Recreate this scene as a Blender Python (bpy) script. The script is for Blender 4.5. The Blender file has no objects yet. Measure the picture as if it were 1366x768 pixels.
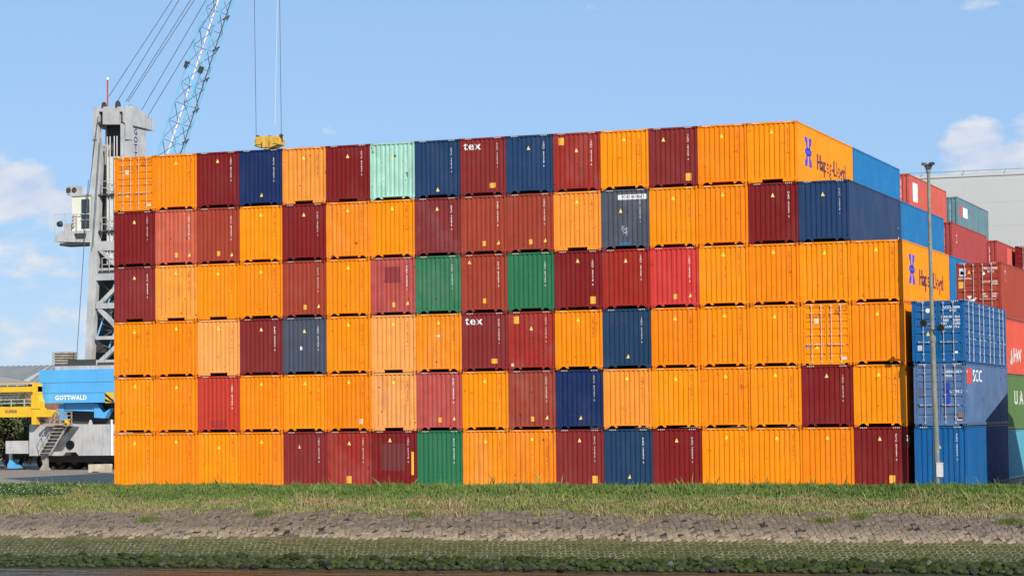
import bpy, bmesh, math, random
import numpy as np
from mathutils import Vector, Matrix

random.seed(7)
rng = np.random.default_rng(7)
scene = bpy.context.scene
COL = scene.collection
PI = math.pi

# ------------------------------------------------------------------ camera
CAMP = (63.4290568, -110.212613, 3.46502992)
FPX, YAW, PITCH, ROLL = 3186.0018, 0.356863682, 0.0544375666, 0.0103656888
ROLL_T = ROLL

def ray(px, py):
    """direction of the photograph's pixel (1366x768) in the world, depth 1"""
    a = px - 683.0; b = 384.0 - py
    c, s = math.cos(ROLL), math.sin(ROLL)
    x, y = c*a + s*b, -s*a + c*b
    vx, vy, vz = x/FPX, 1.0, y/FPX
    c, s = math.cos(PITCH), math.sin(PITCH)
    Y, Z = c*vy - s*vz, s*vy + c*vz
    c, s = math.cos(YAW), math.sin(YAW)
    return Vector((c*vx - s*Y, s*vx + c*Y, Z))

def at(px, py, y):
    """the point of the plane y = const that the photograph shows at that pixel"""
    d = ray(px, py); t = (y - CAMP[1])/d.y
    return Vector(CAMP) + d*t

cam = bpy.data.cameras.new('camera')
cam_o = bpy.data.objects.new('camera', cam)
COL.objects.link(cam_o)
fw = ray(683, 384).normalized()
rt = (ray(1683, 384) - ray(683, 384)).normalized()
up = rt.cross(fw).normalized()
m = Matrix((rt, up, -fw)).transposed().to_4x4()
m.translation = Vector(CAMP)
cam_o.matrix_world = m
cam.sensor_width = 36.0
cam.lens = FPX/1366.0*36.0
cam.clip_start = 0.5
cam.clip_end = 9000
scene.camera = cam_o

# ------------------------------------------------------------------ light
SUN_AZ = math.radians(44)      # from the wall's outward normal (-y) towards +x
SUN_EL = math.radians(31)
sd = Vector((math.sin(SUN_AZ)*math.cos(SUN_EL), -math.cos(SUN_AZ)*math.cos(SUN_EL), math.sin(SUN_EL)))
sun = bpy.data.lights.new('sun', 'SUN')
sun.energy = 4.6
sun.angle = math.radians(0.5)
sun.color = (1.0, 0.93, 0.82)
sun_o = bpy.data.objects.new('sun', sun)
COL.objects.link(sun_o)
sun_o.rotation_euler = sd.to_track_quat('Z', 'Y').to_euler()

world = bpy.data.worlds.new('World')
scene.world = world
world.use_nodes = True
wn, wl = world.node_tree.nodes, world.node_tree.links
wn.clear()
def wnode(t, **k):
    n = wn.new(t)
    for a, b in k.items(): setattr(n, a, b)
    return n
wout = wnode('ShaderNodeOutputWorld')
wbg = wnode('ShaderNodeBackground')
wbg.inputs['Strength'].default_value = 0.1
wsky = wnode('ShaderNodeTexSky', sky_type='NISHITA', sun_disc=False)
wsky.sun_elevation = SUN_EL
wsky.sun_rotation = math.radians(180 - 44)
wsky.air_density = 1.0
wsky.dust_density = 0.0
wsky.ozone_density = 4.0
wtc = wnode('ShaderNodeTexCoord')
wno = wnode('ShaderNodeTexNoise')
wno.inputs['Scale'].default_value = 46.0
wno.inputs['Detail'].default_value = 9.0
wno.inputs['Roughness'].default_value = 0.55
wmap = wnode('ShaderNodeMapping')
wmap.inputs['Scale'].default_value = (1.0, 1.0, 1.9)
wl.new(wtc.outputs['Generated'], wmap.inputs['Vector'])
wl.new(wmap.outputs['Vector'], wno.inputs['Vector'])
def wmath(op, a, b=None, clamp=False):
    n = wnode('ShaderNodeMath', operation=op, use_clamp=clamp)
    for i, v in enumerate((a, b)):
        if v is None: continue
        if isinstance(v, (int, float)): n.inputs[i].default_value = v
        else: wl.new(v, n.inputs[i])
    return n.outputs[0]
def blob(px, py, rad, stretch=1.0, amp=1.0):
    """a cumulus bank standing in the sky in that direction"""
    d = ray(px, py).normalized()
    s = wnode('ShaderNodeVectorMath', operation='SUBTRACT')
    wl.new(wtc.outputs['Generated'], s.inputs[0]); s.inputs[1].default_value = d
    t = wnode('ShaderNodeVectorMath', operation='MULTIPLY')
    wl.new(s.outputs[0], t.inputs[0]); t.inputs[1].default_value = (1, 1, stretch)
    l = wnode('ShaderNodeVectorMath', operation='LENGTH')
    wl.new(t.outputs[0], l.inputs[0])
    mr = wnode('ShaderNodeMapRange', interpolation_type='SMOOTHSTEP')
    wl.new(l.outputs['Value'], mr.inputs['Value'])
    mr.inputs['From Min'].default_value = rad
    mr.inputs['From Max'].default_value = 0.0
    mr.inputs['To Min'].default_value = 0.0
    mr.inputs['To Max'].default_value = amp
    return mr.outputs['Result']
bl = None
for b in ((20, 256, 0.032, 1.7, 0.85), (95, 280, 0.034, 1.8, 0.50), (70, 345, 0.07, 3.0, 0.30), (-40, 250, 0.04, 1.6, 0.7),
          (50, 435, 0.10, 2.6, 0.31), (10, 395, 0.03, 3.0, 0.3), (1302, 196, 0.024, 1.5, 0.78), (1350, 212, 0.030, 1.8, 0.66), (1400, 190, 0.03, 1.5, 0.6),
          (1310, 6, 0.03, 4.0, 0.26), (800, 5, 0.035, 4.0, 0.16)):
    v = blob(*b)
    bl = v if bl is None else wmath('MAXIMUM', bl, v)
wno2 = wnode('ShaderNodeTexNoise')            # the same kind of clouds all over the sky
wno2.inputs['Scale'].default_value = 4.0
wno2.inputs['Detail'].default_value = 8.0
wl.new(wmap.outputs['Vector'], wno2.inputs['Vector'])
gen = wmath('MULTIPLY', wmath('SUBTRACT', wno2.outputs['Fac'], 0.60, True), 1.6, True)
cm = wmath('ADD', wmath('ADD', wno.outputs['Fac'], bl), gen)
cm = wmath('MULTIPLY', wmath('SUBTRACT', cm, 0.70, True), 4.2, True)
# clouds: sunlit white, greyer where thick
wramp = wnode('ShaderNodeMix', data_type='RGBA')
wl.new(wmath('MULTIPLY', wmath('SUBTRACT', wno.outputs['Fac'], 0.35, True), 3.0, True), wramp.inputs[0])
wramp.inputs[6].default_value = (5.2, 6.1, 7.9, 1)
wramp.inputs[7].default_value = (7.7, 7.8, 8.0, 1)
wmix = wnode('ShaderNodeMix', data_type='RGBA')
wl.new(wmath('MULTIPLY', cm, 0.88), wmix.inputs[0])
wtint = wnode('ShaderNodeMix', data_type='RGBA', blend_type='MULTIPLY')
wtint.inputs[0].default_value = 1.0
wl.new(wsky.outputs[0], wtint.inputs[6])
wtint.inputs[7].default_value = (1.0, 0.98, 1.10, 1)
wflat = wnode('ShaderNodeMix', data_type='RGBA')      # thin even haze layer over the clear sky
wflat.inputs[0].default_value = 0.68
wl.new(wtint.outputs[2], wflat.inputs[6])
wflat.inputs[7].default_value = (3.2, 5.35, 8.3, 1)
wl.new(wflat.outputs[2], wmix.inputs[6])
wl.new(wramp.outputs[2], wmix.inputs[7])
wl.new(wmix.outputs[2], wbg.inputs['Color'])
wl.new(wbg.outputs[0], wout.inputs['Surface'])

scene.view_settings.view_transform = 'Standard'
scene.view_settings.look = 'None'
scene.view_settings.exposure = 0.1
scene.view_settings.gamma = 1.0
scene.view_settings.use_curve_mapping = False

# ------------------------------------------------------------------ materials
def mat(name, base=(0.5, 0.5, 0.5), rough=0.6, metal=0.0, objcol=False, noise=0.0, nscale=2.0, streak=0.0,
        rust=0.0, bump=0.0, bscale=20.0, spec=0.5, attr=None, dirt=0.0, stretch=(1, 1, 1), fade=0.0):
    ma = bpy.data.materials.new(name)
    ma.use_nodes = True
    nt = ma.node_tree; N, L = nt.nodes, nt.links
    bs = N['Principled BSDF']
    bs.inputs['Roughness'].default_value = rough
    bs.inputs['Metallic'].default_value = metal
    bs.inputs['Specular IOR Level'].default_value = spec
    oi = N.new('ShaderNodeObjectInfo')
    tc = N.new('ShaderNodeTexCoord')
    if attr:
        a = N.new('ShaderNodeAttribute'); a.attribute_name = attr; cur = a.outputs['Color']
    elif objcol:
        cur = oi.outputs['Color']
    else:
        r = N.new('ShaderNodeRGB'); r.outputs[0].default_value = (*base, 1); cur = r.outputs[0]
    geo = N.new('ShaderNodeNewGeometry')
    def noise_fac(scale, detail, lo, hi, st=(1, 1, 1), rnd=True):
        mp = N.new('ShaderNodeMapping'); mp.inputs['Scale'].default_value = st
        L.new(geo.outputs['Position'], mp.inputs['Vector'])
        n = N.new('ShaderNodeTexNoise'); n.inputs['Scale'].default_value = scale; n.inputs['Detail'].default_value = detail
        L.new(mp.outputs['Vector'], n.inputs['Vector'])
        mr = N.new('ShaderNodeMapRange')
        L.new(n.outputs['Fac'], mr.inputs['Value'])
        mr.inputs['From Min'].default_value = lo; mr.inputs['From Max'].default_value = hi
        return mr.outputs['Result'], n
    def mixc(fac, a, b, mode='MIX'):
        x = N.new('ShaderNodeMix'); x.data_type = 'RGBA'; x.blend_type = mode
        if isinstance(fac, float): x.inputs[0].default_value = fac
        else: L.new(fac, x.inputs[0])
        L.new(a, x.inputs[6])
        if isinstance(b, tuple): x.inputs[7].default_value = (*b, 1)
        else: L.new(b, x.inputs[7])
        return x.outputs[2]
    def mul(a, k):
        x = N.new('ShaderNodeMath'); x.operation = 'MULTIPLY'; L.new(a, x.inputs[0]); x.inputs[1].default_value = k
        return x.outputs[0]
    if noise:
        f_, _ = noise_fac(nscale, 5, 0.35, 0.7, stretch)
        hs = N.new('ShaderNodeHueSaturation'); L.new(cur, hs.inputs['Color'])
        mm = N.new('ShaderNodeMapRange'); L.new(f_, mm.inputs['Value'])
        mm.inputs['To Min'].default_value = 1.0 - noise; mm.inputs['To Max'].default_value = 1.0 + noise
        L.new(mm.outputs['Result'], hs.inputs['Value'])
        cur = hs.outputs['Color']
    if fade:
        f_, _ = noise_fac(0.9, 4, 0.48, 0.75, (1, 1, 0.6))
        cur = mixc(mul(f_, fade), cur, (0.55, 0.47, 0.42))
    if streak:
        f_, _ = noise_fac(9.0, 3, 0.52, 0.72, (1, 1, 0.06))
        cur = mixc(mul(f_, streak), cur, (0.10, 0.07, 0.055))
    if dirt:
        f_, _ = noise_fac(1.3, 6, 0.45, 0.8)
        cur = mixc(mul(f_, dirt), cur, (0.09, 0.075, 0.06))
    if rust:
        f_, _ = noise_fac(3.2, 9, 0.655, 0.69)
        cur = mixc(mul(f_, rust), cur, (0.10, 0.035, 0.015))
    L.new(cur, bs.inputs['Base Color'])
    if bump:
        mp = N.new('ShaderNodeMapping'); L.new(geo.outputs['Position'], mp.inputs['Vector'])
        n = N.new('ShaderNodeTexNoise'); n.inputs['Scale'].default_value = bscale; n.inputs['Detail'].default_value = 6
        L.new(mp.outputs['Vector'], n.inputs['Vector'])
        bu = N.new('ShaderNodeBump'); bu.inputs['Strength'].default_value = bump; bu.inputs['Distance'].default_value = 0.05
        L.new(n.outputs['Fac'], bu.inputs['Height']); L.new(bu.outputs['Normal'], bs.inputs['Normal'])
    return ma

M = {}
M['paint'] = mat('container_paint', objcol=True, rough=0.5, noise=0.06, nscale=1.2, streak=0.10, rust=0.35, fade=0.03, bump=0.15, bscale=2.5, spec=0.15)
M['worn'] = mat('worn_container_paint', objcol=True, rough=0.6, noise=0.10, nscale=1.6, streak=0.30, rust=0.8, fade=0.09, bump=0.2, bscale=2.5, spec=0.3)
M['mark'] = mat('marking_film', objcol=True, rough=0.5, noise=0.08, nscale=8)
M['dark'] = mat('gasket_and_hole_shade', (0.02, 0.018, 0.016), 0.9)  # door gaskets, and the shade painted inside casting holes
M['galv'] = mat('galvanised_rod', (0.62, 0.60, 0.57), 0.45, 0.2, noise=0.15, nscale=9)
M['rod'] = mat('lock_rod_steel', objcol=True, rough=0.5, noise=0.2, nscale=9)
M['lamp_pole'] = mat('pole_steel', (0.20, 0.21, 0.17), 0.6, noise=0.2, nscale=3, streak=0.3)
M['lamp_dark'] = mat('lamp_housing', (0.06, 0.055, 0.05), 0.5)
M['glass'] = mat('lamp_glass', (0.03, 0.032, 0.035), 0.2, spec=0.4)
M['white_box'] = mat('cabinet_white', (0.62, 0.62, 0.6), 0.5, noise=0.06, nscale=6)
M['crane_grey'] = mat('crane_grey_paint', (0.50, 0.495, 0.485), 0.55, noise=0.10, nscale=0.8, streak=0.35, dirt=0.25)
M['crane_dark'] = mat('dark_steel_and_shade', (0.05, 0.048, 0.045), 0.7)  # dark steel parts, also the sheets that paint shade in hollows
M['crane_blue'] = mat('crane_blue_paint', (0.10, 0.42, 0.78), 0.45, noise=0.05, nscale=0.6, streak=0.12)
M['boom_blue'] = mat('boom_blue_paint', (0.20, 0.52, 0.74), 0.45, noise=0.1, nscale=2)
M['boom_dark'] = mat('boom_lacing_steel', (0.10, 0.20, 0.30), 0.5)
M['cab_cream'] = mat('cab_cream_paint', (0.78, 0.75, 0.62), 0.5, noise=0.05)
M['window'] = mat('dark_window_glass', (0.03, 0.035, 0.04), 0.08, spec=0.9)
M['yellow'] = mat('yellow_steel_paint', (0.86, 0.50, 0.02), 0.5, noise=0.08, nscale=1, streak=0.2, dirt=0.1)
M['hook_yellow'] = mat('hook_yellow_paint', (0.72, 0.42, 0.05), 0.5, noise=0.2, nscale=3, streak=0.5, rust=0.6)
M['rope'] = mat('steel_rope', (0.10, 0.10, 0.11), 0.6)
M['rope_pale'] = mat('pale_rope', (0.55, 0.58, 0.62), 0.6)
M['red'] = mat('mast_red', (0.5, 0.05, 0.04), 0.6)
M['white'] = mat('lettering_white', (0.85, 0.85, 0.83), 0.5)
M['black'] = mat('lettering_black', (0.02, 0.02, 0.02), 0.5)
M['navy'] = mat('lettering_navy', (0.03, 0.035, 0.14), 0.5)
M['rubber'] = mat('tyre_rubber', (0.012, 0.012, 0.012), 0.9, noise=0.2, spec=0.1)
M['tan'] = mat('walkway_tan_steel', (0.36, 0.31, 0.25), 0.7, noise=0.2, nscale=3)
M['plate'] = mat('chequer_plate', (0.10, 0.11, 0.125), 0.5, noise=0.25, nscale=2)
M['concrete'] = mat('concrete_block', (0.58, 0.50, 0.38), 0.85, noise=0.2, nscale=3, dirt=0.3)
M['clad'] = mat('grey_cladding', (0.50, 0.50, 0.48), 0.7, noise=0.03, nscale=0.15)
M['trim'] = mat('roof_trim', (0.30, 0.31, 0.30), 0.6)
M['shed_roof'] = mat('shed_roof_sheet', (0.20, 0.205, 0.205), 0.7, noise=0.12, nscale=0.5)
M['shed_light'] = mat('shed_rooflight', (0.42, 0.43, 0.43), 0.5)
M['shed_wall'] = mat('shed_wall', (0.32, 0.31, 0.29), 0.8, noise=0.08, nscale=0.5)
M['brick'] = mat('brown_brickwork', (0.26, 0.13, 0.085), 0.85, noise=0.2, nscale=1.5)
M['leaf'] = mat('leaf', attr='col', rough=0.6, spec=0.3)
M['bark'] = mat('bark', (0.09, 0.07, 0.05), 0.9, noise=0.3, nscale=6)
M['grassblade'] = mat('grass_blade', attr='col', rough=0.65, spec=0.2)
M['stone'] = mat('revetment_stone', attr='col', rough=0.85, noise=0.22, nscale=7, bump=0.4, bscale=25, spec=0.25)
M['boulder'] = mat('mossy_stone', objcol=True, rough=0.8, noise=0.45, nscale=5, bump=0.6, bscale=14, spec=0.1)
M['quay'] = mat('quay_asphalt', (0.27, 0.215, 0.165), 0.9, noise=0.2, nscale=0.5, bump=0.2, bscale=10, dirt=0.3)
M['soil'] = mat('bank_soil', attr='col', rough=0.95, noise=0.3, nscale=4, bump=0.5, bscale=9, spec=0.1)
M['hills'] = mat('far_land', (0.07, 0.09, 0.05), 0.95, noise=0.3, nscale=0.01)

# water
wm = bpy.data.materials.new('river_water'); wm.use_nodes = True
_N, _L = wm.node_tree.nodes, wm.node_tree.links
_b = _N['Principled BSDF']
_b.inputs['Base Color'].default_value = (0.10, 0.06, 0.032, 1)
_b.inputs['Roughness'].default_value = 0.08
_b.inputs['IOR'].default_value = 1.33
_g = _N.new('ShaderNodeNewGeometry'); _mp = _N.new('ShaderNodeMapping'); _mp.inputs['Scale'].default_value = (0.35, 1.0, 1)
_n = _N.new('ShaderNodeTexNoise'); _n.inputs['Scale'].default_value = 1.1; _n.inputs['Detail'].default_value = 4
_L.new(_g.outputs['Position'], _mp.inputs['Vector']); _L.new(_mp.outputs['Vector'], _n.inputs['Vector'])
_bu = _N.new('ShaderNodeBump'); _bu.inputs['Strength'].default_value = 1.0; _bu.inputs['Distance'].default_value = 0.75
_L.new(_n.outputs['Fac'], _bu.inputs['Height']); _L.new(_bu.outputs['Normal'], _b.inputs['Normal'])
M['water'] = wm

# ------------------------------------------------------------------ helpers
def link(o, parent=None):
    COL.objects.link(o)
    if parent is not None: o.parent = parent
    return o
def empty(name, loc=(0, 0, 0), label=None, cat=None, group=None):
    o = bpy.data.objects.new(name, None)
    o.empty_display_size = 0.3
    o.location = loc
    link(o)
    if label: o['label'] = label
    if cat: o['category'] = cat
    if group: o['group'] = group
    return o
def tag(o, label=None, cat=None, group=None, kind=None):
    if label: o['label'] = label
    if cat: o['category'] = cat
    if group: o['group'] = group
    if kind: o['kind'] = kind
    return o
def mesh_from(name, V, F, ma=None, smooth=False):
    me = bpy.data.meshes.new(name)
    me.from_pydata([tuple(v) for v in V], [], F)
    me.update()
    if ma is not None: me.materials.append(M[ma] if isinstance(ma, str) else ma)
    if smooth: me.shade_smooth()
    return me
class MB:
    """collects shapes, links them as one mesh object"""
    def __init__(s): s.V = []; s.F = []
    def box(s, x0, x1, y0, y1, z0, z1):
        n = len(s.V)
        s.V += [(x0,y0,z0),(x1,y0,z0),(x1,y1,z0),(x0,y1,z0),(x0,y0,z1),(x1,y0,z1),(x1,y1,z1),(x0,y1,z1)]
        s.F += [[n+i for i in f] for f in ((0,3,2,1),(4,5,6,7),(0,1,5,4),(1,2,6,5),(2,3,7,6),(3,0,4,7))]
        return s
    def bar(s, a, b, w, h=None, up=(0, 0, 1)):
        a, b = Vector(a), Vector(b); h = h or w
        d = (b - a).normalized(); u = Vector(up)
        if abs(d.dot(u)) > 0.98: u = Vector((0, 1, 0))
        r = d.cross(u).normalized(); u = r.cross(d).normalized()
        n = len(s.V)
        for p in (a, b):
            for i, j in ((-1,-1),(1,-1),(1,1),(-1,1)):
                s.V.append(tuple(p + r*(i*w/2) + u*(j*h/2)))
        s.F += [[n+i for i in f] for f in ((0,3,2,1),(4,5,6,7),(0,1,5,4),(1,2,6,5),(2,3,7,6),(3,0,4,7))]
        return s
    def tube(s, a, b, r0, r1=None, seg=8, cap=True):
        a, b = Vector(a), Vector(b); r1 = r0 if r1 is None else r1
        d = (b - a).normalized(); u = Vector((0, 0, 1)) if abs(d.z) < 0.95 else Vector((0, 1, 0))
        r = d.cross(u).normalized(); u = r.cross(d).normalized()
        n = len(s.V)
        for p, q in ((a, r0), (b, r1)):
            for k in range(seg):
                t = 2*PI*k/seg
                s.V.append(tuple(p + r*(q*math.cos(t)) + u*(q*math.sin(t))))
        for k in range(seg):
            k2 = (k+1) % seg
            s.F.append([n+k, n+k2, n+seg+k2, n+seg+k])
        if cap:
            s.F.append([n+k for k in range(seg)][::-1]); s.F.append([n+seg+k for k in range(seg)])
        return s
    def prism(s, pts, y0, y1):
        """outline in x,z extruded along y"""
        n = len(s.V); k = len(pts)
        s.V += [(p[0], y0, p[1]) for p in pts] + [(p[0], y1, p[1]) for p in pts]
        s.F.append([n+i for i in range(k)]); s.F.append([n+k+i for i in range(k)][::-1])
        for i in range(k):
            j = (i+1) % k
            s.F.append([n+i, n+k+i, n+k+j, n+j])
        return s
    def prism_x(s, pts, x0, x1):
        n = len(s.V); k = len(pts)
        s.V += [(x0, p[0], p[1]) for p in pts] + [(x1, p[0], p[1]) for p in pts]
        s.F.append([n+i for i in range(k)]); s.F.append([n+k+i for i in range(k)][::-1])
        for i in range(k):
            j = (i+1) % k
            s.F.append([n+i, n+k+i, n+k+j, n+j])
        return s
    def mesh(s, name, ma):
        me = mesh_from(name, s.V, s.F, ma)
        bm = bmesh.new(); bm.from_mesh(me)
        bmesh.ops.recalc_face_normals(bm, faces=bm.faces)
        bm.to_mesh(me); bm.free()
        return me
    def build(s, name, ma, parent=None, loc=None):
        o = bpy.data.objects.new(name, s.mesh(name, ma))
        if loc: o.location = loc
        return link(o, parent)
def put(name, me, parent=None, loc=(0, 0, 0), color=None, rotz=0, scale=None):
    o = bpy.data.objects.new(name, me)
    o.location = loc
    if rotz: o.rotation_euler.z = rotz
    if scale: o.scale = scale
    if color: o.color = (*color, 1)
    return link(o, parent)

def text_bm(txt, size, align='CENTER', bold=0.0, line=1.0, sx=1.0, spacing=1.0):
    """flat lettering as a bmesh, x right, y up"""
    cu = bpy.data.curves.new('t', 'FONT')
    cu.body = txt; cu.size = size; cu.align_x = align; cu.align_y = 'CENTER'
    cu.offset = bold; cu.space_line = line; cu.resolution_u = 2; cu.space_character = spacing
    o = bpy.data.objects.new('t', cu); COL.objects.link(o)
    dg = bpy.context.evaluated_depsgraph_get()
    me = bpy.data.meshes.new_from_object(o.evaluated_get(dg))
    bm = bmesh.new(); bm.from_mesh(me)
    for v in bm.verts: v.co.x *= sx
    bpy.data.objects.remove(o); bpy.data.curves.remove(cu); bpy.data.meshes.remove(me)
    return bm
def poly_bm(polys):
    bm = bmesh.new()
    for p in polys:
        bm.faces.new([bm.verts.new((a, b, 0)) for a, b in p])
    return bm

# ------------------------------------------------------------------ containers
W, LEN, HC, HS = 2.438, 12.192, 2.896, 2.591
PITCH_X, PITCH_Z = W + 0.0183126, 2.9000574
# end wall corrugation: x -> depth behind the ridge line
EX0, EX1, NE = 0.115, W - 0.115, 9
PE = (EX1 - EX0)/NE
ED = 0.038
def end_profile():
    pts = []
    for k in range(NE):
        x = EX0 + k*PE
        pts += [(x, 0.0), (x + 0.44*PE, 0.0), (x + 0.55*PE, ED), (x + 0.91*PE, ED)]
    pts.append((EX1, 0.0))
    return pts
EPTS = end_profile()
SY0, SY1, NS = 0.15, LEN - 0.15, 43
PS = (SY1 - SY0)/NS
SDP = 0.036
def side_profile():
    pts = []
    for k in range(NS):
        y = SY0 + k*PS
        pts += [(y, 0.0), (y + 0.27*PS, 0.0), (y + 0.50*PS, SDP), (y + 0.77*PS, SDP)]
    pts.append((SY1, 0.0))
    return pts
SPTS = side_profile()
def interp(pts, x):
    if x <= pts[0][0] or x >= pts[-1][0]: return 0.0
    lo, hi = 0, len(pts)-1
    while hi - lo > 1:
        mi = (lo+hi)//2
        if pts[mi][0] <= x: lo = mi
        else: hi = mi
    a, b = pts[lo], pts[hi]
    return a[1] + (b[1]-a[1])*(x-a[0])/(b[0]-a[0])
def drape(bm, pts):
    """cut flat lettering along the corrugation's folds"""
    xs = [v.co.x for v in bm.verts]; lo, hi = min(xs), max(xs)
    for p in pts:
        if lo < p[0] < hi:
            bmesh.ops.bisect_plane(bm, geom=bm.verts[:]+bm.edges[:]+bm.faces[:], plane_co=(p[0], 0, 0), plane_no=(1, 0, 0))
def end_decal(name, bm, x, z):
    """lettering painted on the end wall; local frame of the container"""
    bmesh.ops.translate(bm, verts=bm.verts, vec=(x, z, 0))
    drape(bm, EPTS)
    for v in bm.verts:
        a, b = v.co.x, v.co.y
        v.co = (a, 0.022 + interp(EPTS, a) - 0.005, b)
    bmesh.ops.recalc_face_normals(bm, faces=bm.faces)
    me = bpy.data.meshes.new(name); bm.to_mesh(me); bm.free()
    me.materials.append(M['mark'])
    return me
def side_decal(name, bm, y, z):
    bmesh.ops.translate(bm, verts=bm.verts, vec=(y, z, 0))
    drape(bm, SPTS)
    for v in bm.verts:
        a, b = v.co.x, v.co.y
        v.co = (W - 0.010 - interp(SPTS, a) + 0.005, a, b)
    bmesh.ops.recalc_face_normals(bm, faces=bm.faces)
    me = bpy.data.meshes.new(name); bm.to_mesh(me); bm.free()
    me.materials.append(M['mark'])
    return me

def build_templates(h):
    T = {}
    # end wall
    V, F = [], []
    z0, z1 = 0.205, h - 0.085
    for x, d in EPTS: V += [(x, 0.022+d, z0), (x, 0.022+d, z1)]
    for i in range(len(EPTS)-1): F.append([2*i, 2*i+2, 2*i+3, 2*i+1])
    T['end'] = {k: mesh_from('end_wall', V, F, k) for k in ('paint', 'worn')}
    # side wall
    V, F = [], []
    z0, z1 = 0.165, h - 0.06
    for y, d in SPTS: V += [(W-0.010-d, y, z0), (W-0.010-d, y, z1)]
    for i in range(len(SPTS)-1): F.append([2*i, 2*i+2, 2*i+3, 2*i+1])
    T['side'] = {k: mesh_from('side_wall', V, F, k) for k in ('paint', 'worn')}
    VL = [(W - v[0], v[1], v[2]) for v in V]
    T['side_left'] = {k: mesh_from('side_wall', VL, [f[::-1] for f in F], k) for k in ('paint', 'worn')}
    # closed shell: both side walls, roof, floor, back, rear posts, side rails
    def shell(sides):
        b = MB()
        if sides:
            for VV, FF in ((V, F), (VL, [f[::-1] for f in F])):
                n = len(b.V); b.V += VV; b.F += [[n+i for i in f] for f in FF]
            b.box(W-0.06, W, 0.16, LEN-0.16, h-0.06, h-0.004); b.box(0, 0.06, 0.16, LEN-0.16, h-0.06, h-0.004)
            b.box(W-0.05, W-0.004, 0.16, LEN-0.16, 0.03, 0.165); b.box(0.004, 0.05, 0.16, LEN-0.16, 0.03, 0.165)
        b.box(0.055, W-0.055, 0.06, LEN-0.06, h-0.055, h-0.03)
        b.box(0.055, W-0.055, 0.09, LEN-0.03, 0.15, 0.19)
        b.box(0.1, W-0.1, LEN-0.05, LEN-0.02, 0.19, h-0.06)
        b.box(0.0, 0.16, LEN-0.16, LEN, 0.0, h); b.box(W-0.16, W, LEN-0.16, LEN, 0.0, h)
        b.box(0.16, W-0.16, LEN-0.1, LEN-0.004, 0.03, 0.19); b.box(0.16, W-0.16, LEN-0.1, LEN-0.004, h-0.06, h-0.004)
        return b
    sb, so = shell(True), shell(False)
    T['shell'] = {k: sb.mesh('shell', k) for k in ('paint', 'worn')}
    T['roof_shell'] = {k: so.mesh('roof_and_back', k) for k in ('paint', 'worn')}
    T['toprail_side'] = {k: MB().box(W-0.06, W-0.001, 0.163, LEN-0.163, h-0.06, h-0.004).mesh('top_side_rail', k) for k in ('paint', 'worn')}
    T['botrail_side'] = {k: MB().box(W-0.05, W-0.003, 0.163, LEN-0.163, 0.03, 0.165).mesh('bottom_side_rail', k) for k in ('paint', 'worn')}
    T['post'] = {k: MB().prism([(0, 0.118), (0.115, 0.118), (0.115, h-0.118), (0, h-0.118)], 0.012, 0.16).mesh('corner_post', k) for k in ('paint', 'worn')}
    # corner casting with its oval hole
    def casting():
        bm = bmesh.new()
        b = MB().box(0, 0.165, 0, 0.165, 0, 0.118)
        vs = [bm.verts.new(v) for v in b.V]
        for f in b.F: bm.faces.new([vs[i] for i in f])
        bm.faces.ensure_lookup_table()
        for sel in (lambda c: c.y < 1e-4, lambda c: c.x > 0.1649, lambda c: c.x < 1e-4):
            fs = [f for f in bm.faces if sel(f.calc_center_median())]
            bmesh.ops.inset_region(bm, faces=fs, thickness=0.030, depth=-0.06)
        for f in fs: f.material_index = 1  # hole floor near-black: its shade is put into the colour
        me = bpy.data.meshes.new('corner_casting')
        bmesh.ops.recalc_face_normals(bm, faces=bm.faces)
        bm.to_mesh(me); bm.free()
        return me
    cme = casting()
    T['casting'] = {}
    for k in ('paint', 'worn'):
        c2 = cme.copy(); c2.materials.append(M[k]); c2.materials.append(M['dark']); T['casting'][k] = c2
    T['top_rail'] = {k: MB().box(0.115, W-0.115, 0.0, 0.075, h-0.085, h-0.006).mesh('top_rail', k) for k in ('paint', 'worn')}
    w = W
    A = [(0.115, 0.205), (0.115, 0.12), (0.17, 0.12), (0.17, 0.02), (0.20, 0.02), (0.36, 0.155), (0.50, 0.155), (0.60, 0.055), (0.68, 0.055), (0.68, 0.155),
         (w-0.68, 0.155), (w-0.68, 0.055), (w-0.60, 0.055), (w-0.50, 0.155), (w-0.36, 0.155), (w-0.20, 0.02), (w-0.17, 0.02), (w-0.17, 0.12), (w-0.115, 0.12), (w-0.115, 0.205)]
    B = [(0.115, 0.205), (0.115, 0.12), (0.17, 0.12), (0.17, 0.025), (0.70, 0.025), (0.70, 0.165), (w-0.72, 0.165), (w-0.72, 0.025), (w-0.17, 0.025), (w-0.17, 0.12), (w-0.115, 0.12), (w-0.115, 0.205)]
    Cc = [(0.115, 0.205), (0.115, 0.12), (0.17, 0.12), (0.17, 0.02), (0.20, 0.02), (0.20, 0.10), (0.36, 0.10), (0.36, 0.03), (w-0.36, 0.03), (w-0.36, 0.10), (w-0.20, 0.10), (w-0.20, 0.02), (w-0.17, 0.02), (w-0.17, 0.12), (w-0.115, 0.12), (w-0.115, 0.205)]
    for nm, P in (('railA', A), ('railB', B), ('railC', Cc)):
        T[nm] = {k: MB().prism(P, 0.0, 0.09).mesh('bottom_rail', k) for k in ('paint', 'worn')}
    # height warning stripes: slanted bars near the corners
    for nm, xs in (('stripeL', 0.27), ('stripeR', w-0.62)):
        b = MB()
        for k in range(4):
            x = xs + k*0.09
            b.prism([(x, h-0.075), (x+0.05, h-0.075), (x+0.075, h-0.015), (x+0.025, h-0.015)], -0.004, 0.0)
        T[nm] = b.mesh('height_stripes', 'mark')
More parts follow.
